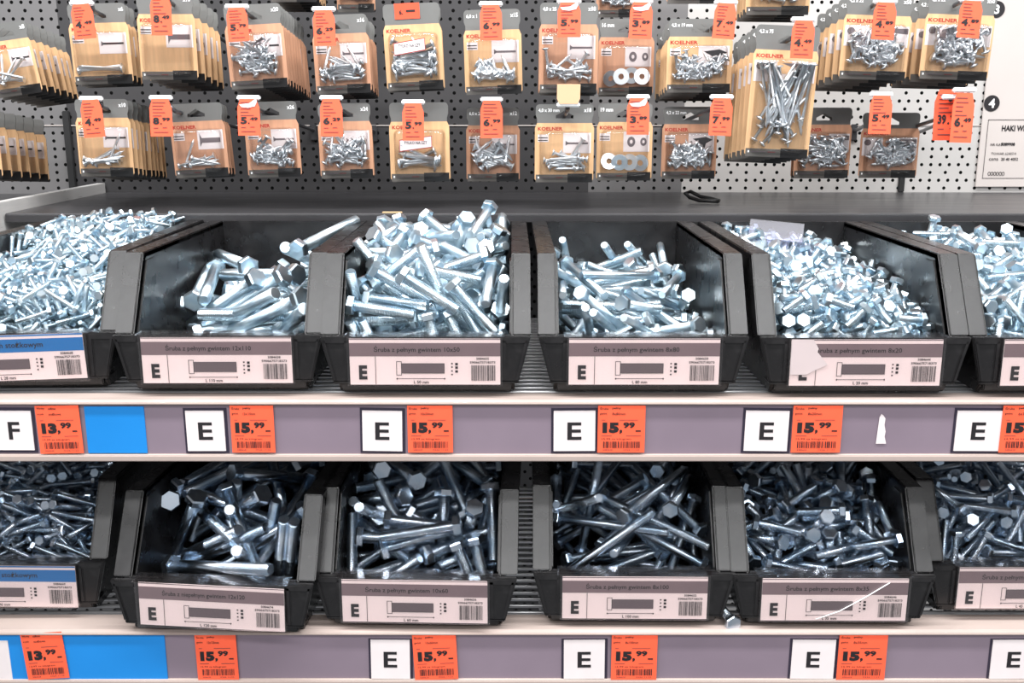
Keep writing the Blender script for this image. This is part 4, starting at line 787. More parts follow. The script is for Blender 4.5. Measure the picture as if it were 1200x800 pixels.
        -477,435,391,99,83,-6,8,-571,2487,928,99,-28,59,76,-326,232,467,42,54,-99,-32,-351,433,390,70,28,71,-99,217,233,450,99,-57,79,-53,-498,334,505,99,69,-28,18,-573,426,481,58,-47,79,99,-321,2457,904,
        15,-66,-22,99,-412,336,489,98,58,64,-99,-381,484,465,13,-90,8,99,-270,1533,755,13,-26,21,-99,-84,251,407,30,49,-15,-99,-195,438,429,99,30,94,43,-10,234,555,99,17,48,55,34,512,486,99,23,69,43,269,
        336,460,64,-69,99,-18,387,284,478,20,-14,55,99,541,232,353,53,49,-36,-99,-517,392,570,50,62,35,-99,-404,502,562,91,73,99,52,-388,760,710,29,44,99,1,-272,1154,803,4,-4,72,-99,-288,1392,788,43,12,
        79,-99,-392,1465,792,99,-37,48,25,-494,1661,875,99,66,4,30,-486,1944,958,50,-5,66,99,-271,2259,945,99,40,98,49,-369,2528,977,89,66,99,67,-270,320,546,99,6,93,-84,-231,552,635,12,-7,-35,99,-187,
        1736,854,76,1,99,-75,-347,2054,922,30,99,3,98,-51,2408,890,42,89,-99,71,14,280,469,26,-99,77,80,-104,429,531,21,79,80,-99,-23,1126,660,99,52,22,-66,-14,1537,743,17,26,42,-99,185,2345,846,99,-29,
        26,-36,97,300,438,99,5,28,-27,179,1356,731,49,12,99,36,208,1801,798,59,45,-42,99,165,370,459,99,-21,-2,-25,376,1429,651,99,-2,83,8,199,240,593,99,-34,-23,74,447,366,415,29,-99,26,23,517,406,458,
        99,5,-8,45,-490,235,664,99,-19,52,-16,-337,387,635,53,-74,-99,23,-491,493,663,99,-35,-16,-61,-225,725,696,52,-47,-41,99,-545,852,724,99,-16,45,-35,-390,1289,804,71,-90,19,99,-476,1750,920,99,36,
        95,54,-481,1815,980,99,-22,75,6,-402,310,617,80,81,37,99,-184,450,638,12,78,99,-89,-199,610,702,4,68,-11,99,-277,1031,739,9,99,-9,-83,-182,1233,746,99,-28,65,-46,-164,1385,764,98,44,-31,99,58,1626,
        823,7,34,21,99,-240,1592,867,99,34,-32,-55,-136,1872,874,90,-84,-38,-99,-81,2066,883,99,10,43,-21,-119,235,667,17,69,-24,-99,-16,458,597,10,-51,-51,99,-31,542,663,99,52,84,44,148,670,715,68,-99,
        21,-75,116,871,668,99,69,-58,94,20,1163,750,77,79,68,99,-26,1293,729,18,-99,-8,70,171,1263,792,40,3,3,99,171,1525,727,46,22,-67,-99,40,1704,784,20,12,-20,-99,77,1806,853,33,-39,31,99,163,1908,850,
        93,-57,93,99,237,2188,785,99,-11,6,69,52,334,578,74,-73,-99,60,-12,321,660,59,49,57,99,357,608,630,17,-22,-1,99,269,834,676,99,-38,-42,-2,116,1012,647,34,-28,20,99,226,1163,651,6,-12,-21,-99,292,
        1325,754,74,32,99,57,257,1512,777,99,83,28,18,328,1697,781,68,29,-99,3,300,2088,853,99,-56,65,42,135,433,627,99,90,-6,97,314,528,639,99,50,36,44,277,489,560,99,55,9,2,324,905,625,85,-21,20,99,415,
        1952,762,99,-27,20,-83,344,2130,755,99,40,31,-1,400,234,552,14,-99,2,-88,344,499,507,99,15,46,-38,469,789,648,99,-9,18,1,463,1077,622,99,8,-42,-94,572,1599,748,60,99,3,-29,508,1754,653,12,33,-21,
        99,591,305,368,33,6,-6,-99,593,448,473,99,-47,6,29,541,596,584,60,-49,-97,99,473,660,563,90,-62,6,-99,407,1002,578,99,-3,26,-74,511,1140,568,99,-22,0,-35,504,1283,665,62,-54,1,-99,587,2309,738,
        99,-35,-10,-8,-521,309,702,84,-43,99,38,5,430,683,99,52,-40,-95,-592,438,626,99,-9,20,97,-275,585,753,86,-33,56,-99,-242,952,662,99,14,-4,-46,], [
        -576,616,409,86,99,0,2,-448,1140,550,99,68,-75,9,-590,1406,650,99,-73,-37,-74,-589,1526,800,27,-43,99,37,-567,1655,805,56,-99,-49,-23,-440,1893,771,31,-75,-56,99,-521,2136,810,99,54,65,-13,-540,
        2563,842,99,3,55,6,-324,268,310,99,4,35,-13,-198,456,296,99,1,-68,18,-310,574,343,53,59,77,99,-340,768,420,64,99,45,-88,-253,916,437,48,7,99,-48,-241,1281,574,99,34,-91,-34,-442,1453,654,54,54,
        66,99,-318,1656,690,29,79,29,-99,-257,1826,712,48,99,0,35,-376,2130,816,87,19,99,-58,-296,2462,811,59,48,-93,-99,-120,605,322,99,-69,41,86,-52,921,420,40,99,84,57,-50,1354,566,20,99,-37,-71,-71,
        1733,633,46,34,-48,99,-58,1997,633,85,99,-57,60,46,2263,699,99,-9,-78,-28,24,597,278,89,-40,99,-40,-36,1346,471,3,29,92,99,86,2137,630,99,-96,-42,80,87,2223,567,57,-47,49,99,204,1489,409,29,-10,
        28,99,324,1631,284,99,37,-35,-48,-593,304,380,92,-99,-21,-31,-547,602,514,14,99,70,57,-506,747,537,28,22,99,32,-548,930,581,32,34,-91,99,-543,1110,641,64,38,91,99,-430,1260,688,99,39,97,23,-581,
        1250,646,99,-33,-31,-95,-490,1598,798,71,-63,99,60,-432,1772,758,61,-88,99,-64,-337,1924,835,99,68,91,-60,-477,2232,838,19,51,11,-99,-521,2389,884,44,-5,99,42,-250,805,503,99,-27,85,-9,-458,901,
        572,12,-1,59,99,-114,1455,563,99,-60,73,-80,-176,1546,581,99,8,-53,-61,-254,1711,772,12,24,99,-91,-161,2008,744,94,16,99,-4,-299,2176,866,63,-60,99,9,-222,2343,877,99,-50,87,35,-332,2574,888,56,
        35,99,9,-143,406,345,85,99,2,-86,-183,529,389,99,-8,90,19,-41,842,449,69,67,58,99,82,1391,489,99,95,33,-84,-9,1568,622,1,-49,-29,99,50,1965,613,65,-99,86,49,80,2079,752,17,-12,99,84,-125,2390,770,
        4,-1,-86,99,-50,2524,741,79,99,-10,22,26,613,361,99,-92,-77,-28,34,694,440,30,57,63,-99,187,1858,585,28,-30,-1,99,297,288,268,99,17,16,-8,529,276,274,1,-31,45,99,528,684,224,14,-16,-12,99,-435,
        586,532,58,-36,-14,99,-469,693,609,36,5,99,-5,-487,798,672,14,-99,-41,-83,-401,1094,635,55,55,99,86,-370,1168,743,10,-64,18,99,-432,1335,728,78,-36,99,-1,-505,1450,741,99,-64,83,26,-371,1730,829,
        52,33,99,-98,-538,1954,829,71,69,47,99,-371,2231,856,35,-27,-38,99,-437,2318,901,54,67,59,99,-245,627,514,46,34,89,99,-385,827,542,9,-58,-99,-69,-186,1076,570,99,4,84,63,-249,1191,595,21,99,-12,
        13,-158,1418,633,68,99,-72,-58,-168,1747,758,51,32,99,-93,-193,1919,827,81,-48,97,99,-217,2116,847,22,99,75,26,-116,2200,777,18,13,11,-99,-156,2548,885,81,92,99,12,-210,558,463,99,-46,58,-31,-30,
        705,561,47,39,-58,-99,-3,1061,600,31,74,27,-99,42,1223,543,36,-60,64,-99,70,1418,626,68,-41,36,99,91,1547,624,27,80,99,-44,29,1724,660,89,-78,52,99,45,1949,713,99,56,27,20,161,2091,694,17,29,99,
        -93,81,2286,772,57,58,7,-99,130,2479,760,95,-84,-84,-99,5,467,369,64,99,22,-2,109,644,467,18,-1,99,-55,150,862,544,28,16,-99,82,165,1421,631,85,-99,29,1,192,1769,598,56,-61,-53,99,254,1928,695,
        49,14,99,20,176,2344,676,99,35,89,0,238,2468,728,29,-8,-45,99,296,424,328,72,67,-6,-99,154,690,387,83,31,99,65,220,832,473,99,-95,34,38,262,1015,450,81,-98,99,-85,303,1458,568,63,99,97,-33,475,
        746,429,1,-99,-11,40,547,427,305,75,-99,-4,28,592,680,323,19,-7,-1,99,593,1277,503,82,99,-32,16,592,1524,467,99,-65,6,25,-317,575,616,38,42,45,-99,-435,686,696,36,-1,99,-47,-540,927,677,99,5,61,
        21,-496,1827,880,47,-90,-52,99,-230,415,506,99,-54,37,39,-203,666,627,99,52,91,26,-332,922,625,57,47,99,-21,-298,1032,630,99,13,78,56,-88,1217,676,7,-99,-17,73,-253,1408,702,22,-1,98,-99,-162,1516,
        719,99,-22,22,-5,-266,1903,912,91,39,-96,-99,-30,2160,846,1,-27,99,-78,-38,566,578,83,41,99,73,16,763,625,82,-70,13,99,74,836,601,1,39,-99,-90,-52,1273,604,99,-23,72,-43,-19,1358,666,99,10,63,11,
        -57,1714,791,35,-49,84,99,13,1885,810,26,-25,70,99,129,2103,824,60,33,99,5,162,2241,778,72,29,-2,-99,80,396,438,99,-13,-19,-5,183,539,593,64,-30,22,99,201,710,610,40,-64,-99,86,213,892,614,58,54,
        99,-32,92,1029,550,80,-14,99,29,109,1193,661,99,-83,86,29,150,1682,732,47,99,77,-5,137,1779,724,70,-3,99,5,277,2021,739,99,18,67,-91,329,2244,775,40,43,-73,-99,143,469,415,99,18,60,27,228,602,438,
        8,-22,47,99,305,811,474,99,80,27,-29,364,927,491,38,-53,12,99,261,1350,589,14,99,-18,-60,333,1698,676,63,54,99,-58,295,1868,741,44,31,99,-3,355,485,408,94,-51,59,-99,373,561,376,99,15,71,29,402,
        685,451,99,-18,36,98,490,1021,484,99,68,36,-93,403,1469,516,58,-29,22,99,377,1735,606,44,-48,85,-99,416,1837,573,99,-45,21,-18,535,584,452,69,97,99,-26,592,672,511,99,-71,-23,-18,593,970,416,27,
        -3,-11,99,593,1057,502,26,-8,5,99,588,1246,590,65,-67,76,99,592,1528,608,26,10,-90,99,592,2115,606,99,-32,-43,-94,-204,847,657,28,64,-6,-99,-541,1086,737,68,55,39,99,-497,1452,841,89,99,-41,-39,
        -591,1669,890,98,46,63,-99,-578,2076,855,67,-6,12,99,-590,1900,959,15,-7,99,64,-64,731,691,72,99,40,36,-151,934,566,99,-7,6,7,55,2372,762,99,-14,3,-35,28,2568,748,99,3,-3,42,237,2516,811,89,-32,
        -54,99,187,1072,653,69,81,99,-20,296,1568,719,55,24,33,99,361,2329,709,46,-15,-5,-99,590,2538,676,15,14,34,-99,301,680,598,99,1,71,66,388,1091,576,14,45,-13,-99,399,1184,574,1,-99,10,7,277,1252,
        630,99,-2,46,-21,458,1588,717,56,78,46,-99,354,1782,756,80,99,94,41,314,2418,761,99,-20,24,86,425,2524,734,39,26,-88,99,309,624,411,70,21,1,99,396,841,521,99,-7,22,74,482,1200,459,99,-22,9,43,398,
        1304,623,22,-66,-99,47,492,1878,748,36,-41,99,58,430,2080,714,37,-42,99,75,492,2389,644,29,72,23,99,489,834,522,99,-13,23,-4,546,1622,643,43,-29,-99,67,592,1814,606,99,-2,-13,-98,552,1930,588,44,
        99,42,-45,563,2062,719,99,-69,1,68,468,2244,764,77,-99,79,41,-589,997,699,20,-8,3,-99,]),
    'U6': ([
        -491,233,361,0,52,-99,-4,-432,296,435,99,-48,-73,7,-359,599,482,68,0,81,-99,-358,232,599,20,99,58,42,-370,420,580,86,99,-58,13,-480,392,559,61,99,32,-70,-454,1522,890,39,-3,-99,-2,-405,1818,1006,
        31,-64,77,-99,-297,322,609,2,-11,99,8,-276,417,731,67,99,-64,-41,-168,572,725,18,-5,-84,-99,-289,1266,799,40,24,-83,99,-237,1577,925,47,4,99,64,-336,1926,904,99,-34,79,-83,-315,2090,955,99,14,2,
        23,-137,984,724,99,-55,-96,-18,-202,2057,946,3,64,29,99,-251,2153,857,99,4,7,74,194,1258,869,65,99,-62,-93,-106,1269,850,31,27,99,80,55,1639,820,99,63,45,-73,33,1770,889,18,99,21,56,5,2095,917,
        99,0,63,-25,64,2297,908,30,23,-76,-99,144,1587,816,97,-25,47,99,294,1713,861,92,-90,7,99,369,2429,902,26,46,94,99,128,1190,688,99,13,-38,16,286,1578,914,43,99,13,14,289,1871,965,53,5,-62,99,508,
        2123,831,99,-38,43,46,-393,816,746,99,-67,-44,-58,-223,1467,992,30,56,-99,85,-590,397,644,99,90,66,-60,-435,547,643,49,-61,3,-99,-356,979,706,99,84,79,-27,-547,1310,857,85,-21,7,99,82,1543,966,
        40,-83,70,-99,-355,475,680,26,99,-12,-83,89,1070,859,3,80,84,-99,-186,820,787,87,87,81,99,-214,1082,810,99,95,-7,9,-96,1156,820,69,-23,51,-99,-334,1318,874,99,-66,-93,-1,-136,1699,994,28,30,99,
        -86,91,1796,968,99,-73,20,21,], [
        -593,487,436,11,-98,99,5,-537,809,441,55,59,-37,99,-589,940,497,49,12,35,-99,-439,909,532,11,-35,99,79,-444,1575,640,20,62,99,-51,-557,2062,618,99,-81,68,41,-497,2366,669,81,18,99,-52,-146,302,
        323,99,3,33,-46,-423,620,350,72,-56,60,-99,-517,896,476,99,45,7,-7,-414,952,435,99,82,-18,31,-285,1698,695,99,31,-28,-47,-224,372,321,22,99,-24,-55,-13,469,384,59,98,-99,-13,-249,538,324,27,-99,
        -36,78,-149,622,381,73,-99,-72,37,-304,818,411,20,99,30,-61,-186,1061,433,63,40,-99,41,-189,1595,627,99,-1,-71,19,-177,1619,732,51,-99,68,-1,-24,1940,690,78,-32,-48,99,-170,2577,691,30,99,50,48,
        158,232,336,60,-59,30,-99,68,418,392,99,27,98,96,78,654,471,28,-88,89,99,-88,731,431,99,78,95,-11,-79,1030,477,2,45,99,-64,-25,1682,677,91,71,99,-62,163,1868,630,90,4,-99,39,-37,2101,704,80,11,
        -99,-62,75,416,298,58,75,6,99,176,646,399,65,-99,-44,46,86,1397,575,99,82,17,94,334,1413,614,57,39,-99,-26,238,1613,672,28,-26,-99,68,230,1848,719,29,-92,-21,99,115,2100,707,95,99,99,15,168,494,
        328,21,99,-85,64,224,651,314,99,94,-77,-45,443,839,432,25,66,-26,99,437,1710,608,77,-62,99,96,495,2062,673,61,99,-6,-60,441,331,330,99,15,-31,49,463,589,298,56,99,-5,-77,355,627,305,99,-50,69,-10,
        589,914,448,51,-28,43,99,465,1329,649,5,20,99,32,593,1595,688,27,3,-24,99,-202,473,476,45,45,-99,-10,-472,432,370,4,-68,-99,86,-551,626,517,40,19,99,-69,-590,1032,671,62,46,-60,99,-552,1098,562,
        99,54,77,-71,-485,1336,612,57,18,-1,99,-593,1573,662,43,97,99,-37,-509,1744,788,99,-7,41,29,-551,1795,699,38,-31,-26,-99,-452,1959,741,40,-22,-71,-99,-589,2275,649,99,48,8,-5,-235,288,352,99,-29,
        22,-35,5,435,526,33,95,-99,-54,-397,331,352,99,-39,11,18,-470,618,436,72,-77,-99,-21,-296,736,472,40,23,99,18,-471,1247,586,96,-91,99,-82,-395,1153,658,12,14,81,99,-459,1542,739,43,-13,92,-99,-376,
        1761,800,99,-6,45,3,-364,1891,766,99,-66,21,34,-331,2061,740,98,-99,43,79,-233,2361,768,62,-24,92,99,9,298,393,11,-13,-2,-99,73,508,568,58,35,-99,-47,152,583,633,27,89,-21,-99,-127,643,562,49,25,
        64,99,-343,1153,584,99,-16,73,-20,-184,1252,574,4,22,-7,-99,-256,1513,732,47,-99,82,-53,-153,1744,790,42,-33,-77,99,-205,1887,847,30,99,60,-52,-218,1935,728,84,99,25,2,-156,2314,706,99,31,19,-83,
        106,281,416,22,-14,12,-99,139,397,496,85,68,66,99,86,683,552,66,-99,41,79,-124,762,551,14,-51,-99,62,32,992,562,46,99,7,-63,-133,1113,540,62,46,-99,59,-19,1265,699,81,-74,99,54,-63,1438,709,16,
        99,15,-68,57,1587,745,75,-58,99,16,168,1910,837,90,-10,-99,45,-44,2036,850,28,99,-20,-90,-62,2178,813,22,-22,69,99,132,2432,787,15,-45,-47,-99,245,306,504,45,-39,43,-99,298,483,476,29,99,40,26,
        140,738,463,99,73,13,34,185,1015,672,11,-90,44,99,-26,1165,636,25,-86,-48,-99,168,1406,692,99,43,-42,-11,243,1699,772,99,-76,22,-6,172,1963,757,17,-75,-17,99,204,2079,787,39,82,55,99,190,2232,796,
        15,88,-36,-99,307,2453,735,24,-99,29,-10,473,519,517,44,-49,99,42,387,541,488,99,-81,15,89,255,741,502,54,11,99,-1,376,816,481,44,-99,-33,46,218,992,586,61,99,-7,-86,295,1118,510,83,85,99,-52,352,
        1235,586,78,-47,33,99,371,1451,713,99,50,14,32,415,1574,763,99,-91,43,-75,434,1793,703,3,-35,-99,96,336,2257,718,14,80,-57,99,522,347,353,99,12,-24,50,560,526,441,99,41,-42,48,499,495,376,99,-66,
        -45,21,589,697,605,99,-16,-4,-1,510,868,676,39,-46,-99,7,512,1140,558,28,80,58,-99,528,1218,676,21,-99,-7,25,536,1485,659,99,86,75,-56,495,1708,856,79,-11,-93,99,590,1892,763,69,99,-72,41,542,2198,
        746,45,-25,-99,-64,592,2330,754,52,-99,99,60,-470,612,588,95,-71,99,-47,-589,1193,733,99,76,-38,62,-515,1152,682,31,8,87,-99,-389,1155,771,7,53,8,-99,-552,1966,795,99,-44,9,-25,-591,2054,792,99,
        -41,-29,-87,-476,2360,761,99,-23,69,2,-383,2292,821,99,79,-99,-53,-161,541,634,50,32,-99,68,-336,757,638,62,31,-99,-94,-280,938,604,22,-2,99,-78,-314,1484,867,99,93,62,7,-292,2236,888,63,-81,-7,
        -99,-158,2432,871,46,99,61,81,-160,322,662,99,-99,80,-11,4,373,686,81,-3,-99,91,55,540,734,71,-50,99,-50,55,673,666,56,-99,73,-64,-16,904,652,16,50,-46,99,-210,1005,612,3,15,-50,99,-124,1371,782,
        46,99,-51,25,-126,1534,817,12,25,48,99,-59,1786,846,57,76,99,-56,89,2470,890,99,73,79,-22,144,338,644,99,-98,45,-63,148,371,747,82,35,-99,42,355,491,604,99,-29,-5,36,202,756,700,23,10,-99,-95,26,
        967,698,99,35,20,-5,378,1049,847,66,99,9,79,44,2178,852,99,-43,-37,62,284,312,680,99,17,-45,11,428,433,698,48,-95,99,-79,490,548,605,99,-54,-46,26,299,771,656,58,-99,-47,-25,211,923,794,99,-18,
        -22,-7,78,1024,754,3,89,-27,-99,246,1213,797,99,24,67,6,224,1522,799,22,65,45,-99,210,2009,884,4,-81,-34,99,321,2168,871,65,99,-31,-81,589,327,527,56,18,21,-99,444,598,732,81,99,74,26,457,682,600,
        99,-6,7,-1,393,760,809,56,-99,-63,-14,445,1084,790,49,66,-99,-12,244,1330,780,46,99,38,-7,351,1293,767,54,-1,-39,-99,428,1738,803,0,-30,31,99,439,1978,874,99,16,53,-4,269,2242,879,60,-99,61,-40,
        578,245,299,99,1,-1,0,589,614,622,99,-10,-4,-1,476,812,742,9,99,13,-31,322,988,786,75,99,75,58,500,1114,727,47,99,-55,29,416,1140,633,34,-99,-42,88,334,1148,732,99,0,-80,28,526,1398,794,65,-1,-80,
        -99,591,1757,904,92,66,-82,99,508,1912,819,99,36,-43,79,523,2350,816,99,-80,52,30,475,2542,770,68,72,-33,-99,-478,737,738,99,-56,-37,-57,-574,1400,712,99,-14,-12,-79,-573,1739,855,55,-40,-75,-99,
        -436,1917,958,90,-99,-37,61,-582,2356,883,58,-99,34,19,-473,2412,852,29,-72,-99,-90,36,456,765,99,-26,60,-44,-64,755,730,39,-15,45,-99,]),
    'L1': ([
        -249,402,313,28,76,36,99,-73,442,447,83,-99,93,-17,-170,517,337,77,-47,-99,72,96,468,338,99,74,-79,-2,129,495,405,35,54,82,99,154,362,334,73,-17,99,76,327,484,358,99,-44,49,63,476,489,397,7,-45,
        63,-99,-183,326,448,99,49,51,90,-110,354,420,99,-40,58,-66,-193,1108,670,16,-87,48,-99,0,306,391,70,58,-5,-99,38,515,468,21,-36,91,-99,66,608,540,17,91,60,-99,291,974,631,17,60,-59,-99,86,1176,
        669,99,-99,-51,91,-20,1304,719,32,-84,19,99,203,438,431,15,32,-39,-99,258,623,493,52,99,-35,-63,339,776,514,4,-45,-61,99,295,224,347,63,-24,99,-10,406,398,392,20,-49,-40,99,387,526,459,99,-48,38,
        10,521,641,473,99,80,-60,44,467,878,650,15,79,13,-99,-519,1217,742,99,23,93,-88,-231,409,525,99,6,67,55,-100,609,623,2,-66,82,-99,-81,1154,727,99,38,53,51,-110,224,596,25,-99,-47,44,4,406,566,62,
        -64,-73,99,83,510,617,84,43,99,-54,0,851,704,14,-99,62,95,56,1066,753,87,48,99,90,203,1371,819,92,99,46,-55,297,312,379,56,-72,-54,99,216,398,516,99,83,14,-28,265,519,541,99,95,80,1,357,690,599,
        88,-99,-9,72,396,1009,690,86,-99,67,17,263,1067,760,31,-82,-99,90,294,230,418,99,-22,-63,29,408,286,433,59,29,-33,-99,481,361,415,84,99,97,-6,-390,1182,869,82,-99,26,-68,-216,420,611,99,-17,52,
        -7,-265,635,680,55,80,-29,99,-209,669,674,99,32,96,-51,-190,1006,788,99,-97,-89,94,-226,1115,830,13,48,27,99,200,279,617,99,27,88,7,86,403,673,23,81,17,99,119,481,704,20,18,39,-99,65,754,670,24,
        -78,-12,99,48,919,779,72,22,99,98,3,982,838,99,84,18,15,-43,1197,805,50,-99,-81,80,469,222,454,99,35,-66,-59,354,451,668,6,96,-24,-99,374,511,648,53,-99,-39,75,293,644,654,99,96,-91,-86,328,957,
        763,55,99,-32,-77,286,1115,836,99,96,-20,0,420,438,581,64,93,-30,-99,452,572,639,29,17,46,99,136,839,694,99,78,72,20,464,1262,808,65,69,8,-99,-286,222,648,99,-45,73,-54,-339,423,757,99,26,71,46,
        -368,724,757,56,-21,99,81,-230,943,808,96,-84,-78,99,-362,978,903,74,-13,99,-43,-127,357,730,75,-99,-4,62,-4,456,758,99,46,42,-78,-319,670,738,99,-20,35,-10,-90,764,785,29,-78,-6,99,-191,990,852,
        51,-94,-12,99,-138,1054,854,46,-29,-28,99,-162,1227,887,14,89,45,-99,62,268,705,50,-99,-58,59,13,346,745,77,64,99,34,181,580,737,67,49,79,-99,216,735,748,65,-19,99,-79,215,862,799,99,-33,93,-19,
        72,980,862,76,24,99,-85,-67,1055,893,99,91,-7,-29,73,254,639,99,-35,74,-63,425,352,703,77,-10,99,-2,352,475,737,99,78,26,-87,412,736,574,4,-2,9,-99,445,1019,830,71,53,64,-99,82,1045,913,42,26,-63,
        -99,229,1110,878,80,-99,-51,-61,374,325,638,8,99,82,54,506,353,602,99,-78,40,0,391,546,767,2,68,10,-99,545,923,760,99,-23,-21,-33,454,1070,882,90,-47,99,22,-466,783,824,99,73,-36,-30,-60,566,762,
        99,32,-59,-32,-202,627,812,95,-15,99,15,-144,853,805,99,-14,45,-22,-60,633,746,35,98,69,99,], [
        -603,560,450,21,99,-26,8,-520,473,310,24,3,-99,80,-465,684,379,48,51,63,99,-586,802,459,99,-37,-41,-98,-515,1087,516,44,99,72,-80,-528,1387,755,43,13,36,-99,-290,601,370,62,99,-30,-50,-337,897,
        464,5,-89,22,99,-366,1624,718,11,95,67,-99,-156,766,461,36,99,-21,55,-48,868,470,84,99,12,16,-62,1011,574,43,99,69,74,53,1109,548,24,-97,-53,99,0,583,403,99,98,-51,-55,134,832,520,99,-20,39,20,
        197,983,578,84,22,99,-29,5,1271,647,91,70,99,19,248,688,431,99,-59,-61,63,429,694,412,68,-49,99,-70,288,946,495,99,-72,-17,22,254,1226,605,99,98,60,-30,-172,222,310,99,45,83,60,601,397,296,99,-68,
        42,71,501,939,502,78,99,-54,31,497,1006,628,48,6,-99,-44,602,2254,931,99,46,7,-22,-385,257,348,4,-99,-23,-68,-371,444,421,85,-29,-99,-7,-475,594,417,99,69,66,29,-600,1259,605,48,57,99,-73,-523,
        1306,655,99,68,50,-32,-525,1550,766,99,-82,-37,-7,-513,2072,905,99,-70,52,70,-248,265,384,32,99,96,74,-233,508,413,99,-75,16,-35,-378,832,487,19,-87,-99,71,-350,1024,594,99,8,46,-13,-391,1305,699,
        60,-43,56,99,-246,2080,918,85,-99,7,-87,-43,659,520,73,99,13,-73,46,925,552,99,-38,17,26,-197,1266,659,61,99,71,-12,-131,1964,923,99,-9,46,82,176,769,526,97,-59,-66,99,105,1487,749,29,-85,-35,99,
        35,2119,985,52,78,69,-99,110,2446,928,8,51,63,-99,218,272,337,72,-7,99,14,446,936,581,96,84,99,-22,236,1153,694,7,-63,18,99,123,1287,709,67,-87,1,99,275,2256,940,79,-99,42,66,432,2483,924,99,-38,
        80,-1,428,1242,675,19,46,64,-99,382,1416,695,41,-68,-49,99,476,2230,915,99,-94,-37,52,-410,340,411,99,31,11,-7,-477,466,559,0,-99,-53,-83,-493,516,492,24,12,99,94,-531,685,509,3,4,60,99,-441,881,
        600,41,19,-66,-99,-466,1262,749,99,44,53,-20,-558,1458,763,99,8,30,-67,-600,2190,906,99,-52,30,48,-462,2541,854,17,-93,33,-99,-393,421,483,99,-36,71,-6,-313,460,574,62,50,69,99,-325,702,520,60,
        97,13,99,-298,930,661,36,-99,-50,44,-316,1040,701,99,15,74,61,-298,1211,742,16,93,79,-99,-144,707,574,10,-89,58,99,-80,745,578,94,-99,-34,42,-14,842,634,99,-55,88,3,-166,1255,738,99,28,77,85,-85,
        1871,955,11,-45,40,99,-86,2253,971,99,17,70,-70,57,697,640,99,17,-75,-21,187,1297,744,59,6,99,-32,148,1545,837,14,15,69,99,98,2160,1040,43,22,-97,-99,411,1283,752,48,99,28,-98,214,2178,944,99,-72,
        61,99,557,628,539,8,34,-99,71,452,1049,732,7,99,24,49,576,1372,675,99,-63,38,99,526,2267,1000,76,99,72,-58,-474,299,426,21,-99,45,7,-600,244,375,5,99,52,1,-532,558,633,39,82,-68,99,-602,738,542,
        15,-10,-44,-99,-572,877,737,99,80,32,-13,-571,1006,770,32,11,-62,99,-494,1231,825,51,99,57,-96,-551,1172,901,99,36,29,-18,-362,299,586,11,93,-37,-99,-389,446,649,99,66,75,-29,-384,564,604,63,59,
        -99,-52,-377,684,613,99,71,82,13,-398,841,642,99,-37,-44,-11,-420,977,710,83,99,40,20,-320,1322,870,24,47,69,99,-340,2116,1034,8,-98,26,99,-276,324,523,76,11,27,99,-264,875,636,99,19,52,22,-159,
        1281,834,7,-63,-50,-99,-6,1458,910,83,83,99,15,106,1277,845,99,35,59,97,404,1328,807,99,19,69,33,601,726,571,12,1,-35,99,368,809,585,99,41,53,53,561,1185,674,99,64,-8,33,460,1913,945,99,-22,-55,
        -58,452,2286,988,38,29,69,-99,-541,285,400,32,62,99,-1,-498,511,708,56,99,57,-98,-499,626,692,26,30,99,95,-524,947,892,33,99,-17,19,-485,959,809,99,-15,-66,-74,-602,1294,868,99,40,45,-97,-584,1339,
        912,99,43,-3,31,-541,263,585,58,-3,18,99,-278,611,749,56,99,-1,-64,-470,762,744,99,32,51,-75,-278,272,738,1,99,-39,-90,98,1236,905,9,-67,16,-99,140,1827,1034,32,-20,-87,-99,603,773,667,99,23,4,
        -28,418,1119,857,57,-99,5,-54,273,1805,1072,99,77,73,-31,-600,443,768,99,69,43,-52,-560,639,723,99,38,-29,66,-588,2147,1054,99,-81,6,-6,-406,225,721,29,47,18,99,-292,342,772,99,-83,-49,87,]),
    'L2': ([
        139,955,381,19,62,-41,-99,-201,1504,564,99,-59,42,-57,83,1136,412,99,66,91,25,141,1676,575,86,8,99,-58,97,2211,620,99,-51,91,-3,-209,723,625,96,-49,-99,-48,-112,880,477,99,-37,-28,7,-326,1808,789,
        54,-66,99,92,298,965,534,99,-42,47,52,-87,1753,693,99,-97,65,-77,115,530,546,88,-4,-63,-99,-68,891,698,99,-34,-71,30,118,653,456,99,-13,52,-3,-478,1349,688,34,-20,-21,-99,227,1347,807,99,66,-34,
        -27,50,1550,841,21,-3,99,-44,], [
        -118,2244,818,44,39,-65,-99,]),
    'L3': ([
        -275,639,182,32,-87,-58,99,-340,826,254,99,-39,97,-63,32,1161,462,27,-99,-56,77,-109,557,184,33,80,59,99,377,902,320,24,-62,-77,99,276,1185,410,90,-45,99,-81,-94,1635,534,70,30,-90,-99,-185,928,
        290,1,-96,8,-99,569,935,583,10,99,99,-13,570,1399,517,99,-45,-34,-61,400,1695,692,7,88,99,-64,-278,889,499,69,-6,-99,-4,-573,875,641,50,-96,99,46,-139,987,574,66,-99,-72,52,-339,1273,540,75,84,
        60,99,-571,1646,721,99,95,-74,87,-192,251,186,99,-43,63,-59,3,459,242,99,-5,76,35,51,951,520,24,49,99,-74,267,1101,612,73,99,-80,33,-282,1403,590,99,-69,97,-63,389,456,297,62,-99,-12,-49,344,457,
        425,81,-99,11,-58,456,790,453,16,13,11,99,380,1107,560,71,-65,99,95,339,1523,708,30,99,34,-52,415,253,320,53,-20,-7,99,-380,590,384,99,-13,68,37,-153,856,673,2,99,-2,-72,-422,1216,661,99,-75,-38,
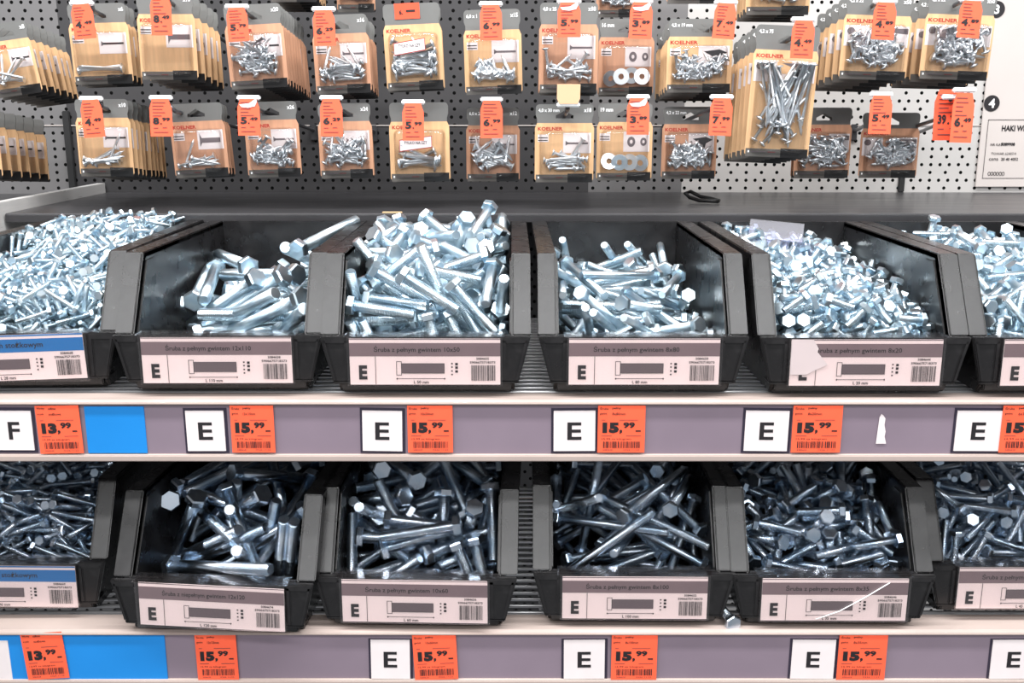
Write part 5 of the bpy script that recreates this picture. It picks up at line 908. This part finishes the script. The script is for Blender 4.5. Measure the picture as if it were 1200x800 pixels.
        -64,-206,299,329,29,-99,-34,41,-234,476,320,99,-34,67,-32,148,690,533,99,-20,-56,29,-92,1084,643,99,50,26,71,23,1403,727,92,-12,-99,-88,322,472,549,89,33,-99,27,379,650,620,99,36,20,-26,573,550,
        655,99,-32,3,21,369,1070,686,72,-16,99,77,-13,1233,783,99,79,84,13,-414,464,804,56,-79,99,50,-367,987,852,99,-53,86,3,-395,886,748,31,-38,65,-99,-405,1182,781,52,-43,53,99,-307,1582,852,99,61,15,
        21,-311,528,513,23,-67,28,99,-178,427,583,7,90,4,-99,-247,591,754,8,99,7,22,16,1065,949,47,99,-27,-39,79,1256,933,99,-72,-33,20,112,1557,896,26,-79,-33,-99,26,339,637,68,-45,-99,52,42,469,697,99,
        8,-85,1,163,571,584,99,-29,-11,-37,216,917,904,28,12,99,-28,333,1116,909,86,41,99,-48,278,1354,839,98,-94,90,-99,-7,251,725,99,47,87,60,-570,455,483,1,15,-99,30,-489,1128,937,93,38,97,-99,-204,
        944,978,85,38,99,-74,428,1214,888,99,-11,-53,-54,505,346,312,99,-2,-11,3,], [
        -62,1002,395,99,-4,95,8,-246,1283,427,28,-99,-39,83,26,409,126,96,-99,41,-90,-75,1446,457,99,-27,-77,-12,163,1913,609,27,-61,-45,-99,544,1795,652,99,-51,9,14,392,1903,615,87,-92,-30,-99,-318,2421,
        773,99,14,-67,-74,-183,1762,695,83,45,99,-15,-257,1365,714,94,99,1,6,122,1829,866,66,99,50,-17,307,1528,903,99,-18,57,11,289,2148,915,99,44,9,-70,]),
    'L4': ([
        -314,603,197,12,32,-70,-99,190,597,250,99,-42,-93,7,-452,1543,490,5,2,-99,72,428,1211,339,35,-46,-62,-99,-103,640,356,7,82,42,-99,-265,1066,404,34,99,-14,60,-529,1910,608,47,-30,71,99,164,687,340,
        76,-8,99,38,584,709,288,99,-57,13,26,581,1596,336,73,-53,67,99,134,537,354,95,31,-99,31,-5,637,461,99,-92,87,46,-20,1224,553,97,59,99,-4,-126,1416,592,91,3,-99,-65,283,505,341,30,22,49,99,390,1477,
        481,99,-67,13,-20,84,703,672,3,93,97,-99,-2,788,597,61,34,99,-41,-27,1199,721,33,-66,41,99,-195,1470,708,38,40,-78,-99,396,475,418,36,9,38,99,340,879,586,47,-40,92,99,159,1352,564,48,21,-67,-99,
        196,1672,637,99,-88,32,85,-193,242,597,46,67,-99,-34,-248,1182,617,99,10,87,-56,-229,1326,697,99,-70,-36,34,8,1794,741,99,-96,-10,23,396,910,726,45,99,67,-82,396,1153,725,30,14,-59,-99,275,1562,
        700,86,99,58,-66,-170,768,618,24,99,-56,-56,-240,863,650,60,56,22,99,-399,1317,781,22,8,-99,33,216,416,710,99,-65,-52,47,318,760,802,56,27,99,-52,447,1377,818,70,-82,-99,-92,438,2066,715,1,18,77,
        99,-139,411,684,4,93,-45,-99,-306,622,795,4,-99,51,11,-144,1077,846,39,17,67,99,-28,1347,862,99,97,-40,-81,447,696,860,80,99,61,-96,230,637,894,99,87,-72,2,422,1382,922,42,64,75,-99,159,406,600,
        49,99,44,52,-413,598,795,40,-33,-99,-50,-582,1086,700,87,-99,89,74,], [
        178,481,156,67,18,99,65,213,1576,491,21,72,99,-91,195,1797,570,71,-23,92,99,-150,1492,501,92,99,67,-38,50,2003,629,99,69,-64,8,189,897,512,38,-89,-4,99,364,1678,508,98,-40,97,99,227,2032,732,91,
        -99,57,51,]),
    'L5': ([
        -582,414,486,40,39,99,-81,-501,579,471,50,99,17,30,-502,694,578,35,-23,99,-66,-519,952,612,20,10,59,-99,-423,1013,638,77,-99,13,13,-325,1533,803,89,10,99,16,-339,332,310,99,39,-76,-40,-443,662,
        452,91,90,99,12,-325,1132,645,99,-94,85,83,-101,326,382,67,-99,-20,52,-49,438,421,87,-99,-69,-22,-66,692,450,34,-39,87,-99,75,517,299,70,6,99,48,446,312,191,5,41,3,-99,500,808,309,99,-34,-29,48,
        -270,242,406,99,30,-82,-45,-310,458,514,60,-10,74,99,-367,590,678,99,-54,-16,-47,-436,700,658,33,62,99,39,-324,953,726,5,64,-20,-99,-352,1077,755,68,-15,99,-25,-336,1297,770,99,-20,60,49,-346,1437,
        862,22,-67,-99,83,73,276,532,13,-87,-16,-99,-187,358,472,99,-35,56,-63,-172,482,525,99,75,-13,-49,-140,414,642,91,77,-65,99,-130,641,606,0,-55,40,99,-114,895,665,51,99,-74,28,-128,1196,776,61,-99,
        51,63,-145,1279,861,56,-27,99,61,290,239,486,68,54,-99,-44,90,444,501,99,36,10,-73,203,572,640,99,-66,82,-8,-15,745,533,99,28,44,-71,55,1087,825,4,-10,99,18,199,467,448,8,25,99,-40,274,603,496,
        12,-99,33,65,96,977,683,99,-4,7,-61,150,1062,667,99,-1,16,91,488,538,379,66,49,-99,21,517,850,655,41,-99,-89,-9,583,278,253,99,-2,-7,-99,396,437,454,99,-92,-8,-45,582,818,392,99,40,-1,-11,582,809,
        566,26,12,34,-99,583,930,713,99,0,-7,-78,417,1033,597,93,-73,99,-74,586,1210,771,27,17,46,-99,-444,404,579,67,4,94,-99,-493,534,662,99,45,33,40,-194,551,686,99,-91,21,-90,-110,901,887,49,58,99,
        -28,-15,970,853,3,-25,99,-32,-176,820,769,39,-30,75,99,-294,1040,843,11,-51,-60,99,-255,1279,898,1,99,77,-85,-323,1343,940,99,-9,68,52,-352,337,706,99,-59,-73,37,34,491,739,99,-19,95,-23,-30,427,
        812,99,42,80,26,382,243,616,29,84,33,99,-99,678,845,73,28,-99,20,560,536,710,62,99,64,-37,188,1276,830,99,10,67,63,105,1261,897,28,-99,-94,69,-72,1234,908,30,62,71,-99,-41,388,710,99,48,-14,51,
        300,460,506,99,-11,17,95,212,683,718,44,59,17,-99,116,720,845,99,59,-6,71,295,873,871,84,-39,99,-11,460,1187,917,84,-49,10,-99,342,1238,807,99,26,-37,16,469,358,300,23,12,26,-99,516,595,576,46,
        99,-92,80,278,810,724,22,-99,-49,-50,360,802,782,4,-26,-47,99,332,999,687,60,75,63,99,469,1232,768,99,-99,-22,-88,487,1628,830,29,6,-99,86,423,349,583,99,-12,-54,-1,446,589,663,99,-43,16,27,352,
        1028,856,99,-35,25,53,], [
        -354,1040,552,35,17,-99,96,-445,1324,692,99,97,-89,1,-586,1383,792,95,-65,-59,-99,-539,1635,881,53,3,-22,99,-582,590,406,76,99,-42,41,-400,753,451,99,9,-89,-81,-258,794,476,99,72,93,-60,-256,1001,
        573,99,-96,-3,-25,-361,1514,706,44,-91,-42,99,-271,1611,715,2,76,-13,-99,-55,1024,496,7,67,89,-99,-149,1000,571,78,-99,-38,-73,-111,1160,679,87,23,99,-77,-118,1321,608,7,-95,68,-99,-43,1557,706,
        39,24,90,99,9,1811,752,51,94,9,-99,163,244,197,92,32,-39,-99,88,411,284,47,59,99,69,57,716,387,39,-11,75,99,267,869,467,99,31,36,8,124,1024,452,62,1,99,43,239,1091,526,99,-90,-38,63,204,1317,557,
        6,-63,15,99,278,2078,773,68,98,-99,47,441,625,216,47,99,31,-11,440,752,172,85,-29,99,51,412,1059,412,44,-99,11,-80,285,1239,429,65,39,99,6,385,1341,536,99,45,32,41,472,1518,497,79,-81,99,94,389,
        1738,573,18,22,-91,99,532,437,317,17,-24,99,21,583,599,262,32,-99,-73,-16,499,1254,440,99,24,27,-20,586,1493,627,14,99,23,-7,-586,1021,659,28,9,48,-99,-434,1566,898,81,27,-99,92,-37,1466,927,99,
        30,91,-12,-69,1606,856,28,-35,43,99,95,582,575,21,-79,-65,-99,16,780,664,93,-22,99,10,86,1326,751,99,-26,57,14,43,1455,733,57,-32,99,52,256,700,375,99,87,36,-2,148,819,531,9,38,77,99,258,1198,564,
        49,-46,0,99,192,1508,744,99,-63,39,43,270,1580,684,4,-40,76,-99,351,645,291,33,55,-99,52,413,699,420,60,99,86,58,411,960,377,99,15,86,29,305,1149,642,12,99,9,40,382,1223,661,45,-98,31,99,432,1521,
        696,99,62,95,-30,400,1777,744,24,-99,-20,84,496,1507,929,99,-43,-31,40,236,1460,943,39,-47,-1,99,258,1011,771,46,82,60,-99,]),
    'L6': ([
        -351,495,386,99,-18,63,24,-152,374,323,35,99,23,66,98,533,304,52,99,-55,80,1,530,356,99,39,63,35,-368,545,461,18,-99,-99,93,-2,318,411,99,9,-85,21,-166,482,494,68,-28,99,-41,-219,620,601,97,-99,
        -3,86,-40,271,340,56,99,-50,-83,132,342,467,22,-62,-2,99,82,1304,656,74,99,13,-95,204,1313,742,5,56,68,-99,-333,233,404,99,6,24,41,-385,440,541,37,-99,-16,66,-78,290,518,67,-45,99,-50,-236,393,
        497,11,99,22,-49,-182,718,602,6,-73,96,-99,-371,878,678,28,-99,-20,32,-282,1009,767,90,-99,-8,40,51,544,630,70,86,52,-99,-18,722,645,41,-39,40,99,-23,935,684,14,60,99,-63,-83,1023,818,18,45,61,
        -99,-485,238,390,99,-3,0,3,-497,340,376,99,-9,24,-34,-373,565,654,22,99,14,-78,-452,910,821,52,-99,3,32,-290,1264,850,9,99,-40,-81,-254,337,650,99,-70,33,-54,-333,445,646,99,68,11,-35,-124,630,
        777,31,-99,-22,87,-249,735,790,99,-60,-75,72,-222,939,842,96,-85,99,42,-201,1206,803,1,-71,-99,-98,80,377,652,99,-56,8,-20,34,559,715,42,-30,99,70,-81,611,693,37,99,29,-64,25,829,766,99,39,-50,
        32,95,853,826,30,11,-45,-99,422,951,774,30,86,-50,-99,163,1094,828,28,-64,-28,99,348,1110,842,67,50,99,40,-555,294,496,14,99,-56,2,-510,392,540,99,-25,19,-46,-476,534,727,22,54,68,-99,-566,861,
        918,99,-62,-2,-26,-203,390,774,69,-24,99,-91,-486,516,829,88,78,99,-69,-126,536,776,99,-21,55,-22,-336,556,804,13,-70,54,-99,-359,1014,883,99,-15,82,-61,-361,1182,938,79,67,76,-99,38,280,727,76,
        -42,6,-99,237,401,801,29,-92,-5,99,171,698,882,14,-73,99,-47,179,794,846,71,23,99,93,378,1070,907,88,-70,99,-46,377,1030,836,79,-62,99,-52,], [
        -339,536,308,91,76,99,-46,-479,690,538,33,23,99,22,-382,914,532,3,-18,-99,-83,-422,1243,499,69,99,12,-33,-501,1383,553,54,47,-99,64,-161,576,380,99,85,60,-85,-213,776,374,99,-95,-21,-80,-300,894,
        437,99,-24,63,37,-267,1139,538,23,11,-92,99,-174,1703,645,5,73,34,99,-49,739,406,38,81,-12,-99,0,889,468,89,-99,46,79,57,1105,495,15,-50,91,-99,213,506,293,27,14,-73,-99,298,388,430,59,-99,-86,
        -47,253,691,425,99,-66,-39,17,433,1061,447,41,79,-99,97,370,1015,478,99,-74,-57,-36,370,644,342,97,99,94,-13,373,743,426,62,-62,-2,99,125,882,396,99,51,91,49,455,1154,527,99,-79,-22,2,284,1302,
        588,99,45,72,-28,-281,772,543,73,22,-99,62,-456,1038,569,99,3,67,-54,-457,1327,622,40,39,80,99,-524,2310,822,68,99,14,20,-13,931,572,40,-34,-99,57,-153,1098,601,99,-30,-71,20,35,685,519,92,-76,
        99,-85,175,938,635,35,99,32,-62,82,1086,611,36,76,-2,-99,69,1540,708,99,-23,64,-24,204,230,368,99,-38,61,-55,413,451,365,15,-14,-99,78,223,559,494,50,89,-10,-99,236,1105,640,44,-99,97,-99,308,1550,
        675,19,72,42,-99,595,526,317,93,99,-29,22,522,451,376,21,5,51,99,593,806,536,30,12,31,-99,511,880,528,63,99,73,-50,514,1218,496,64,99,-55,65,249,1301,668,21,99,29,-72,456,1624,719,33,80,99,-53,
        -576,579,637,5,17,99,13,-536,916,628,99,74,25,-12,-463,916,704,24,-31,99,76,-449,1335,710,16,-45,-99,90,-262,1230,724,99,85,88,-59,-304,1576,769,82,99,5,41,152,447,593,40,52,99,-95,-16,1311,715,
        99,18,59,50,3,1570,785,99,-14,66,71,390,372,571,99,8,62,-71,303,294,586,99,34,-34,-51,265,820,629,16,-51,99,-57,412,782,583,69,-99,35,85,343,1267,686,69,-99,27,-51,228,1444,801,99,71,-88,-71,383,
        1686,778,38,-16,76,99,417,254,571,9,99,43,46,469,380,408,84,-62,40,99,591,525,752,3,-4,-99,10,502,855,610,19,-4,-63,-99,449,1173,733,55,-91,-43,-99,486,1380,757,50,92,50,-99,-588,894,694,99,70,
        74,-89,-491,1148,771,99,93,49,12,-509,1958,976,99,-93,-28,0,-34,1249,793,99,-47,36,-58,220,421,670,40,-94,-46,-99,247,588,623,99,-48,-11,72,240,760,675,65,99,55,10,222,1271,904,38,-79,-20,-99,427,
        377,693,58,65,-99,-39,465,537,606,64,99,-55,73,472,744,653,80,-99,41,90,595,1069,581,99,58,-19,26,342,1383,850,20,-29,-99,80,-529,999,883,32,8,60,99,-433,1490,927,98,89,-99,69,-141,1267,965,25,
        -56,-73,-99,49,1189,925,99,48,47,33,230,326,755,99,-14,97,-47,362,644,806,74,99,87,-49,420,665,720,99,65,47,-16,394,787,784,99,19,94,84,]),
}
HERO = [
    ('U2', -2578, 2056, 11644, 513, -858, 10),
    ('U2', -3209, 2861, 11423, 562, -748, 354),
    ('U2', -2776, 1782, 11482, 140, -980, -142),
    ('U2', -2662, 1614, 11495, -163, 978, 129),
    ('U2', -2221, 1521, 11593, 796, -597, 97),
    ('U2', -1707, 2259, 11862, -400, -901, -168),
    ('U2', -2498, 1330, 11371, 736, -455, 501),
    ('U2', -2305, 1271, 11401, 798, -338, 499),
    ('U2', -2234, 1031, 11375, -730, 546, -410),
    ('U2', -2024, 896, 11356, 733, -558, 390),
    ('U2', -3096, 1772, 11163, -512, 732, -450),
    ('U2', -2014, 2247, 11675, 23, 967, -255),
    ('U2', -1775, 837, 11329, -399, 840, -368),
    ('U4', 892, 1159, 11648, 825, 557, -97),
    ('U4', 494, 2098, 11690, 120, 885, -450),
    ('U4', 945, 2208, 11643, 292, 862, -415),
    ('U4', 1222, 2360, 11612, 414, 791, -451),
    ('U4', 1385, 2064, 11680, -87, -989, -124),
    ('U4', 758, 746, 11395, -531, -658, 533),
    ('U4', 996, 521, 11352, 413, 844, -342),
    ('U4', 1238, 822, 11257, 479, -835, 271),
    ('U4', 474, 1269, 11602, 339, 882, -328),
    ('U4', 712, 540, 11389, 276, 896, -348),
    ('U4', 593, 535, 11388, 122, 886, -447),
    ('U4', 1095, 781, 11442, -586, -774, 239),
    ('U4', 1228, 1177, 11443, 474, 821, -317),
    ('U4', 1350, 1301, 11541, 319, 947, 37),
    ('U4', 1481, 1536, 11310, -16, -918, 397),
    ('L2', -2577, 1309, 9945, -517, -846, -133),
    ('L2', -2476, 1198, 9898, 555, 828, 79),
    ('L2', -2827, 808, 9418, 424, -282, 861),
    ('L2', -2491, 563, 9508, -668, 559, -491),
    ('L2', -2330, 506, 9523, -774, 403, -489),
    ('L2', -2059, 701, 9423, -269, 234, -934),
    ('L2', -1929, 624, 9383, -211, 480, -851),
    ('L2', -1839, 604, 9378, -208, 497, -842),
    ('L2', -2425, 1179, 9693, -249, 809, -533),
    ('L2', -2222, 1049, 9654, -349, 771, -532),
    ('L2', -2384, 911, 9587, -191, 841, -507),
    ('L2', -2417, 872, 9633, 690, -480, 541),
    ('L2', -2178, 477, 9412, -99, 837, -539),
    ('L2', -2266, 95, 9520, -893, 416, -170),
    ('L2', -3027, 1186, 9664, 342, -888, 307),
]
def decode(s):
    """seven whole numbers a bolt: place in tenths of a millimetre in its bin, then its turn"""
    for i in range(0, len(s), 7):
        x, y, z, a, b, c, d = s[i:i + 7]; q = Quaternion((a, b, c, d)); q.normalize()
        yield Matrix.Translation((x / 1e4, y / 1e4, z / 1e4)) @ q.to_matrix().to_4x4()
MESH = {}
for k_, sp in SPEC.items():
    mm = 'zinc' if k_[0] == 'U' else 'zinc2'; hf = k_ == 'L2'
    if KIND[k_][0] == 'hex_bolt': MESH[k_] = (bolt_mesh('head', [(bolt_geo(sp, 'head'), None)], mm), bolt_mesh('shank', [(bolt_geo(sp, 'shank', hf), None)], mm))
    else: MESH[k_] = bolt_mesh(KIND[k_][0], [(bolt_geo(sp, 'all'), None)], mm)
def put_bolt(k, mtx, label=None, name=None):
    nm = KIND[k][0]
    if isinstance(MESH[k], tuple):
        o = empty(nm); link('head', MESH[k][0], o); link('shank', MESH[k][1], o)
    else: o = link(nm, MESH[k])
    o.matrix_world = mtx
    tag(o, label or f'{KIND[k][1]} loose {WHERE[k]}', 'bolt', f'{KIND[k][1]}s {WHERE[k]}')
    return o
REST = {}
for k_, (ind, rest) in BOLT_DATA.items():
    for mtx in decode(ind): put_bolt(k_, BINS[k_] @ mtx)
    REST.setdefault(KIND[k_][0], []).extend((k_, BINS[k_] @ mtx) for mtx in decode(rest))
NAMES = {'hex_bolt': ('hex_bolt_heap', 'mass of hex bolts deeper in the bins of long and medium bolts'), 'short_bolt': ('short_bolt_heap', 'mass of short bolts packed in the bins of the right half'),
         'thin_bolt': ('thin_bolt_heap', 'mass of thin bolts packed in the two blue-labelled bins at left')}
for nm, lst in REST.items():
    if not lst: continue
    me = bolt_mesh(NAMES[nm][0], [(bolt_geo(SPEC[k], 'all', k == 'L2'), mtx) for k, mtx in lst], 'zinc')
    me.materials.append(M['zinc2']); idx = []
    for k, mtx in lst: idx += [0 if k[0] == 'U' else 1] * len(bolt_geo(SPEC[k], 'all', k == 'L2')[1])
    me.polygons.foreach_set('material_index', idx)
    tag(link(NAMES[nm][0], me), NAMES[nm][1], 'bolts', None, 'stuff')
#HEROES
for k_, x, y, z, dx, dy, dz in HERO:
    v = Vector((dx, dy, dz)) / 1000
    put_bolt(k_, Matrix.Translation(Vector((x, y, z)) / 1e4) @ v.to_track_quat('Z', 'X').to_matrix().to_4x4())['hero'] = 1
p = at(854, 722, .004)
put_bolt('L5', Matrix.Translation((p.x, .0215, ZB + .0022 + .0060)) @ Vector((.18, -1, 0)).to_track_quat('Z', 'X').to_matrix().to_4x4(), 'single loose hex bolt fallen on the lower shelf between two bins')['hero'] = 1
# clear clamshell lying on the stubby bolts
p = at(906, 303, .180)
cs = empty('clamshell', p, (R(34), R(4), R(-14))); tag(cs, 'clear empty plastic clamshell lying on the stubby bolts in their bin', 'packaging')
m_ = MB(); i_ = m_.slot('tint'); rg = []
for z, gx, gy in ((0, .034, .026), (.0, .030, .022), (-.010, .028, .020), (-.012, .025, .017)):
    rg.append([m_.bm.verts.new((x, y, z)) for x, y in round_poly(2 * gx, 2 * gy, .006, 0, -gy, 3)])
for A, B in zip(rg, rg[1:]):
    for k in range(len(A)): m_.bm.faces.new((A[k], A[(k + 1) % len(A)], B[(k + 1) % len(A)], B[k]))
m_.bm.faces.new(rg[-1]); m_.build('clear_shell', cs)
MB().prism_x([(.026, 0), (.027, .0006), (.040, .010), (.0395, .0095)], -.024, .024, 'tint').build('clear_flap', cs)
MB().box(-.030, .030, -.027, -.024, -.0008, .0006, 'tan').build('card_edge', cs)
# ------------------------------------------------------------------ light
def area(name, loc, rot, sx, sy, power, colr=(1, 1, 1)):
    l = bpy.data.lights.new(name, 'AREA'); l.shape = 'RECTANGLE'; l.size = sx; l.size_y = sy; l.energy = power; l.color = colr
    o = bpy.data.objects.new(name, l); col.objects.link(o); o.location = loc; o.rotation_euler = rot
    return o
area('ceiling_light', (0, -.40, ZC + 1.5), (R(10), 0, 0), 3.4, .14, 62)
area('ceiling_light', (0, -1.5, ZC + 1.6), (R(30), 0, 0), 3.4, .14, 33)
area('ceiling_light', (0, -3.0, ZC + 1.6), (R(55), 0, 0), 3.4, .12, 40)
wd = bpy.data.worlds.new('world'); sc.world = wd; wd.use_nodes = True
bg = wd.node_tree.nodes['Background']; bg.inputs[0].default_value = (.93, .96, 1, 1); bg.inputs[1].default_value = .25
vs_ = sc.view_settings; vs_.view_transform = 'Standard'; vs_.look = 'None'; vs_.gamma = 1; vs_.use_curve_mapping = False; vs_.exposure = .58
sc.cycles.transparent_max_bounces = 16; sc.cycles.max_bounces = 8
